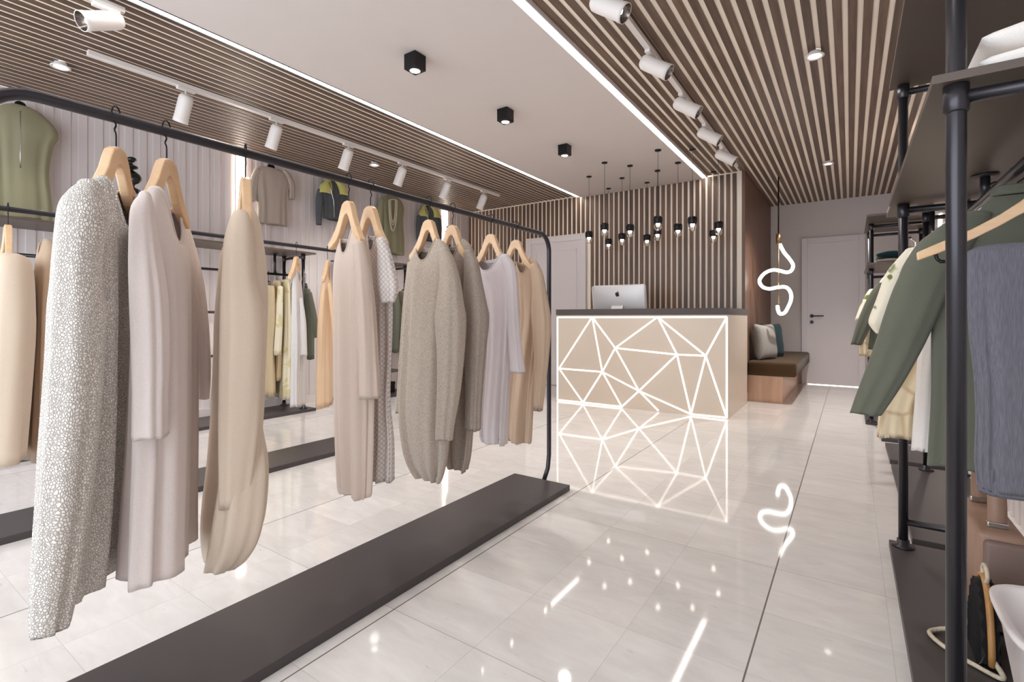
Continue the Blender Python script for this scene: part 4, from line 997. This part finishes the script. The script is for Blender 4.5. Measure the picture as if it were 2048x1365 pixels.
tag(obj('glass_jar', bm, 'glass', None, True, loc=(.40, 5.38, SE2+.001)), 'clear glass jar beside the teal sweater on the far shelving', 'jar')
bm = B((.30, .55, 5.5, 5.95, SE1+.001, SE1+.10), (.29, .56, 5.49, 5.96, SE1+.1, SE1+.125))
tag(obj('storage_box', bm, 'ceil', None, bevel=.006, loc=(.42, 5.7, SE1)), 'pale storage box on top of the far shelving', 'box')

# suitcase
sc0 = Vector((.385, 2.28, .031))
t = empty('suitcase', sc0, label='tan leather suitcase with arched strap handle on the right foreground base plate', cat='suitcase')
o = obj('shell', B(.325, .445, 2.10, 2.48, .031, .335), 'leather', t, True, loc=sc0); md = o.modifiers.new('b', 'BEVEL'); md.width = .022; md.segments = 4
o = obj('end_panel', B(.342, .452, 2.082, 2.12, .036, .312), 'leather2', t, True, loc=sc0); md = o.modifiers.new('b', 'BEVEL'); md.width = .014; md.segments = 3
bm = bmesh.new(); pth = smooth_path([(.385, 2.16, .335), (.385, 2.165, .42), (.385, 2.20, .485), (.385, 2.29, .515), (.385, 2.38, .485), (.385, 2.42, .42), (.385, 2.425, .335)], 5)
prev = None
for i, p in enumerate(pth):
    tg = (pth[min(i+1, len(pth)-1)]-pth[max(i-1, 0)]).normalized(); nn = tg.cross(Vector((1, 0, 0))).normalized()*.007
    ring = [bm.verts.new(p+Vector((sx, 0, 0))+nn*s) for sx, s in ((-.022, 1), (.022, 1), (.022, -1), (-.022, -1))]
    if prev:
        for q in range(4): bm.faces.new((prev[q], prev[(q+1) % 4], ring[(q+1) % 4], ring[q]))
    else: bm.faces.new(ring)
    prev = ring
bm.faces.new(prev)
hd = obj('handle', bm, 'leather', t, True, loc=sc0)
obj('buckle', B((.36, .41, 2.148, 2.172, .3345, .352), (.36, .41, 2.413, 2.437, .3345, .352)), 'steel', hd, loc=sc0, bevel=.003)
# black pleated bag with wooden bow and rope
bc = Vector((.315, 1.93, .031))
t = empty('handbag', bc, label='black pleated bag with curved wooden frame and rope strap beside the suitcase', cat='bag')
bm = bmesh.new(); n = 24; G = []
for i in range(n+1):
    a = PI*i/n; yy = .10*math.cos(a); zz = .03+.19*math.sin(a)
    off = .004*(1 if i % 2 else -1)
    G.append([bm.verts.new((-.016+off, yy, zz)), bm.verts.new((.016+off, yy, zz)), bm.verts.new((-.02+off, yy*.7, .004)), bm.verts.new((.02+off, yy*.7, .004))])
for i in range(n):
    a, b_ = G[i], G[i+1]
    bm.faces.new((a[0], b_[0], b_[1], a[1])); bm.faces.new((a[0], a[2], b_[2], b_[0])); bm.faces.new((a[1], b_[1], b_[3], a[3])); bm.faces.new((a[2], a[3], b_[3], b_[2]))
obj('pleated_body', bm, 'blackfab', t)
obj('wooden_frame', tube_bm([(.0, .106*math.cos(PI*i/20), .03+.2*math.sin(PI*i/20)) for i in range(21)], .008, 8), 'bow', t, True)
loop = smooth_path([(.0, -.10, .05), (.02, -.115, .012), (-.03, -.08, .008), (-.085, -.03, .008), (-.115, .03, .008), (-.09, .07, .008), (-.05, .085, .02), (.0, .10, .06)], 6)
obj('rope_strap', tube_bm(loop, .0065, 8), 'rope', t, True)
obj('rope_knot', tube_bm(smooth_path([(0, .03*math.cos(a)-.02, .245+.022*math.sin(a)) for a in [2*PI*q/12 for q in range(12)]], 3, True), .005, 8, closed=True), 'rope', t, True)
# tub
def rr_ring(cx, cy, w_, l_, r, z, n=40):
    out = []
    for i in range(n):
        a = 2*PI*i/n; ca, sa = math.cos(a), math.sin(a)
        out.append((cx+math.copysign(abs(ca)**.5, ca)*w_, cy+math.copysign(abs(sa)**.5, sa)*l_, z))
    return out
bm = bmesh.new(); rings = []
tc_ = Vector((.43, 1.50, .031))
for w_, z in ((.10, 0), (.115, .006), (.13, .10), (.15, .22), (.162, .30), (.176, .312), (.178, .322), (.172, .326), (.155, .318), (.143, .25), (.122, .10), (.10, .012), (.001, .012)):
    rings.append([bm.verts.new((p[0], p[1], p[2])) for p in rr_ring(0, 0, w_*.92, w_*1.0, 0, z)])
for a, b_ in zip(rings, rings[1:]):
    for k_ in range(40): bm.faces.new((a[k_], a[(k_+1) % 40], b_[(k_+1) % 40], b_[k_]))
bm.faces.new(rings[0][::-1])
bm.transform(Matrix.Translation(tc_))
tag(obj('tub', bm, 'tub', None, True, loc=tc_), 'white plastic open tub at the bottom right corner on the base plate', 'tub')

# ------------------------------------------------------------------ light
W = bpy.data.worlds.new('world'); SC.world = W; W.use_nodes = True
bg = W.node_tree.nodes['Background']; bg.inputs[0].default_value = (.80, .89, 1, 1); bg.inputs[1].default_value = 2.2
def area(name, loc, rot, sx, sy, power, col):
    l = bpy.data.lights.new(name, 'AREA'); l.shape = 'RECTANGLE'; l.size = sx; l.size_y = sy; l.energy = power; l.color = col
    o = bpy.data.objects.new(name, l); C.objects.link(o); o.location = loc; o.rotation_euler = rot; return o
area('daylight_window', (-2.3, YF-.3, 1.5), (PI/2, 0, 0), 5.2, 2.3, 60, (.9, .95, 1))
for i, (x, y, dv) in enumerate(lits):
    l = bpy.data.lights.new('spot_lamp', 'SPOT'); l.energy = 15 if x < -2 else 22; l.color = (1, .975, .945); l.spot_size = math.radians(75); l.spot_blend = .7; l.shadow_soft_size = .04
    o = bpy.data.objects.new('spot_lamp', l); C.objects.link(o)
    d_ = Vector(dv).normalized(); o.location = Vector((x, y, HC-.105)) + d_*(.19 if x < -2 else .155); o.rotation_euler = d_.to_track_quat('-Z', 'Y').to_euler()
for x, y in ((-2.33, 1.28), (-2.33, 2.3), (-2.33, 3.32), (-2.33, 4.34), (-.19, 3.77), (-.2, 6.5), (-.2, 1.0), (-4.42, 1.05), (-4.38, 3.7)):
    l = bpy.data.lights.new('down_lamp', 'SPOT'); l.energy = 16 + 8*max(0, y-1) + (80 if y > 6 else 0); l.color = (1, .975, .945); l.spot_size = math.radians(120); l.spot_blend = .9; l.shadow_soft_size = .05
    o = bpy.data.objects.new('down_lamp', l); C.objects.link(o); o.location = (x, y, HC-.125)
cy = SC.cycles
cy.max_bounces = 10; cy.diffuse_bounces = 6; cy.glossy_bounces = 5; cy.transmission_bounces = 6; cy.sample_clamp_indirect = 6; cy.caustics_reflective = False; cy.caustics_refractive = False
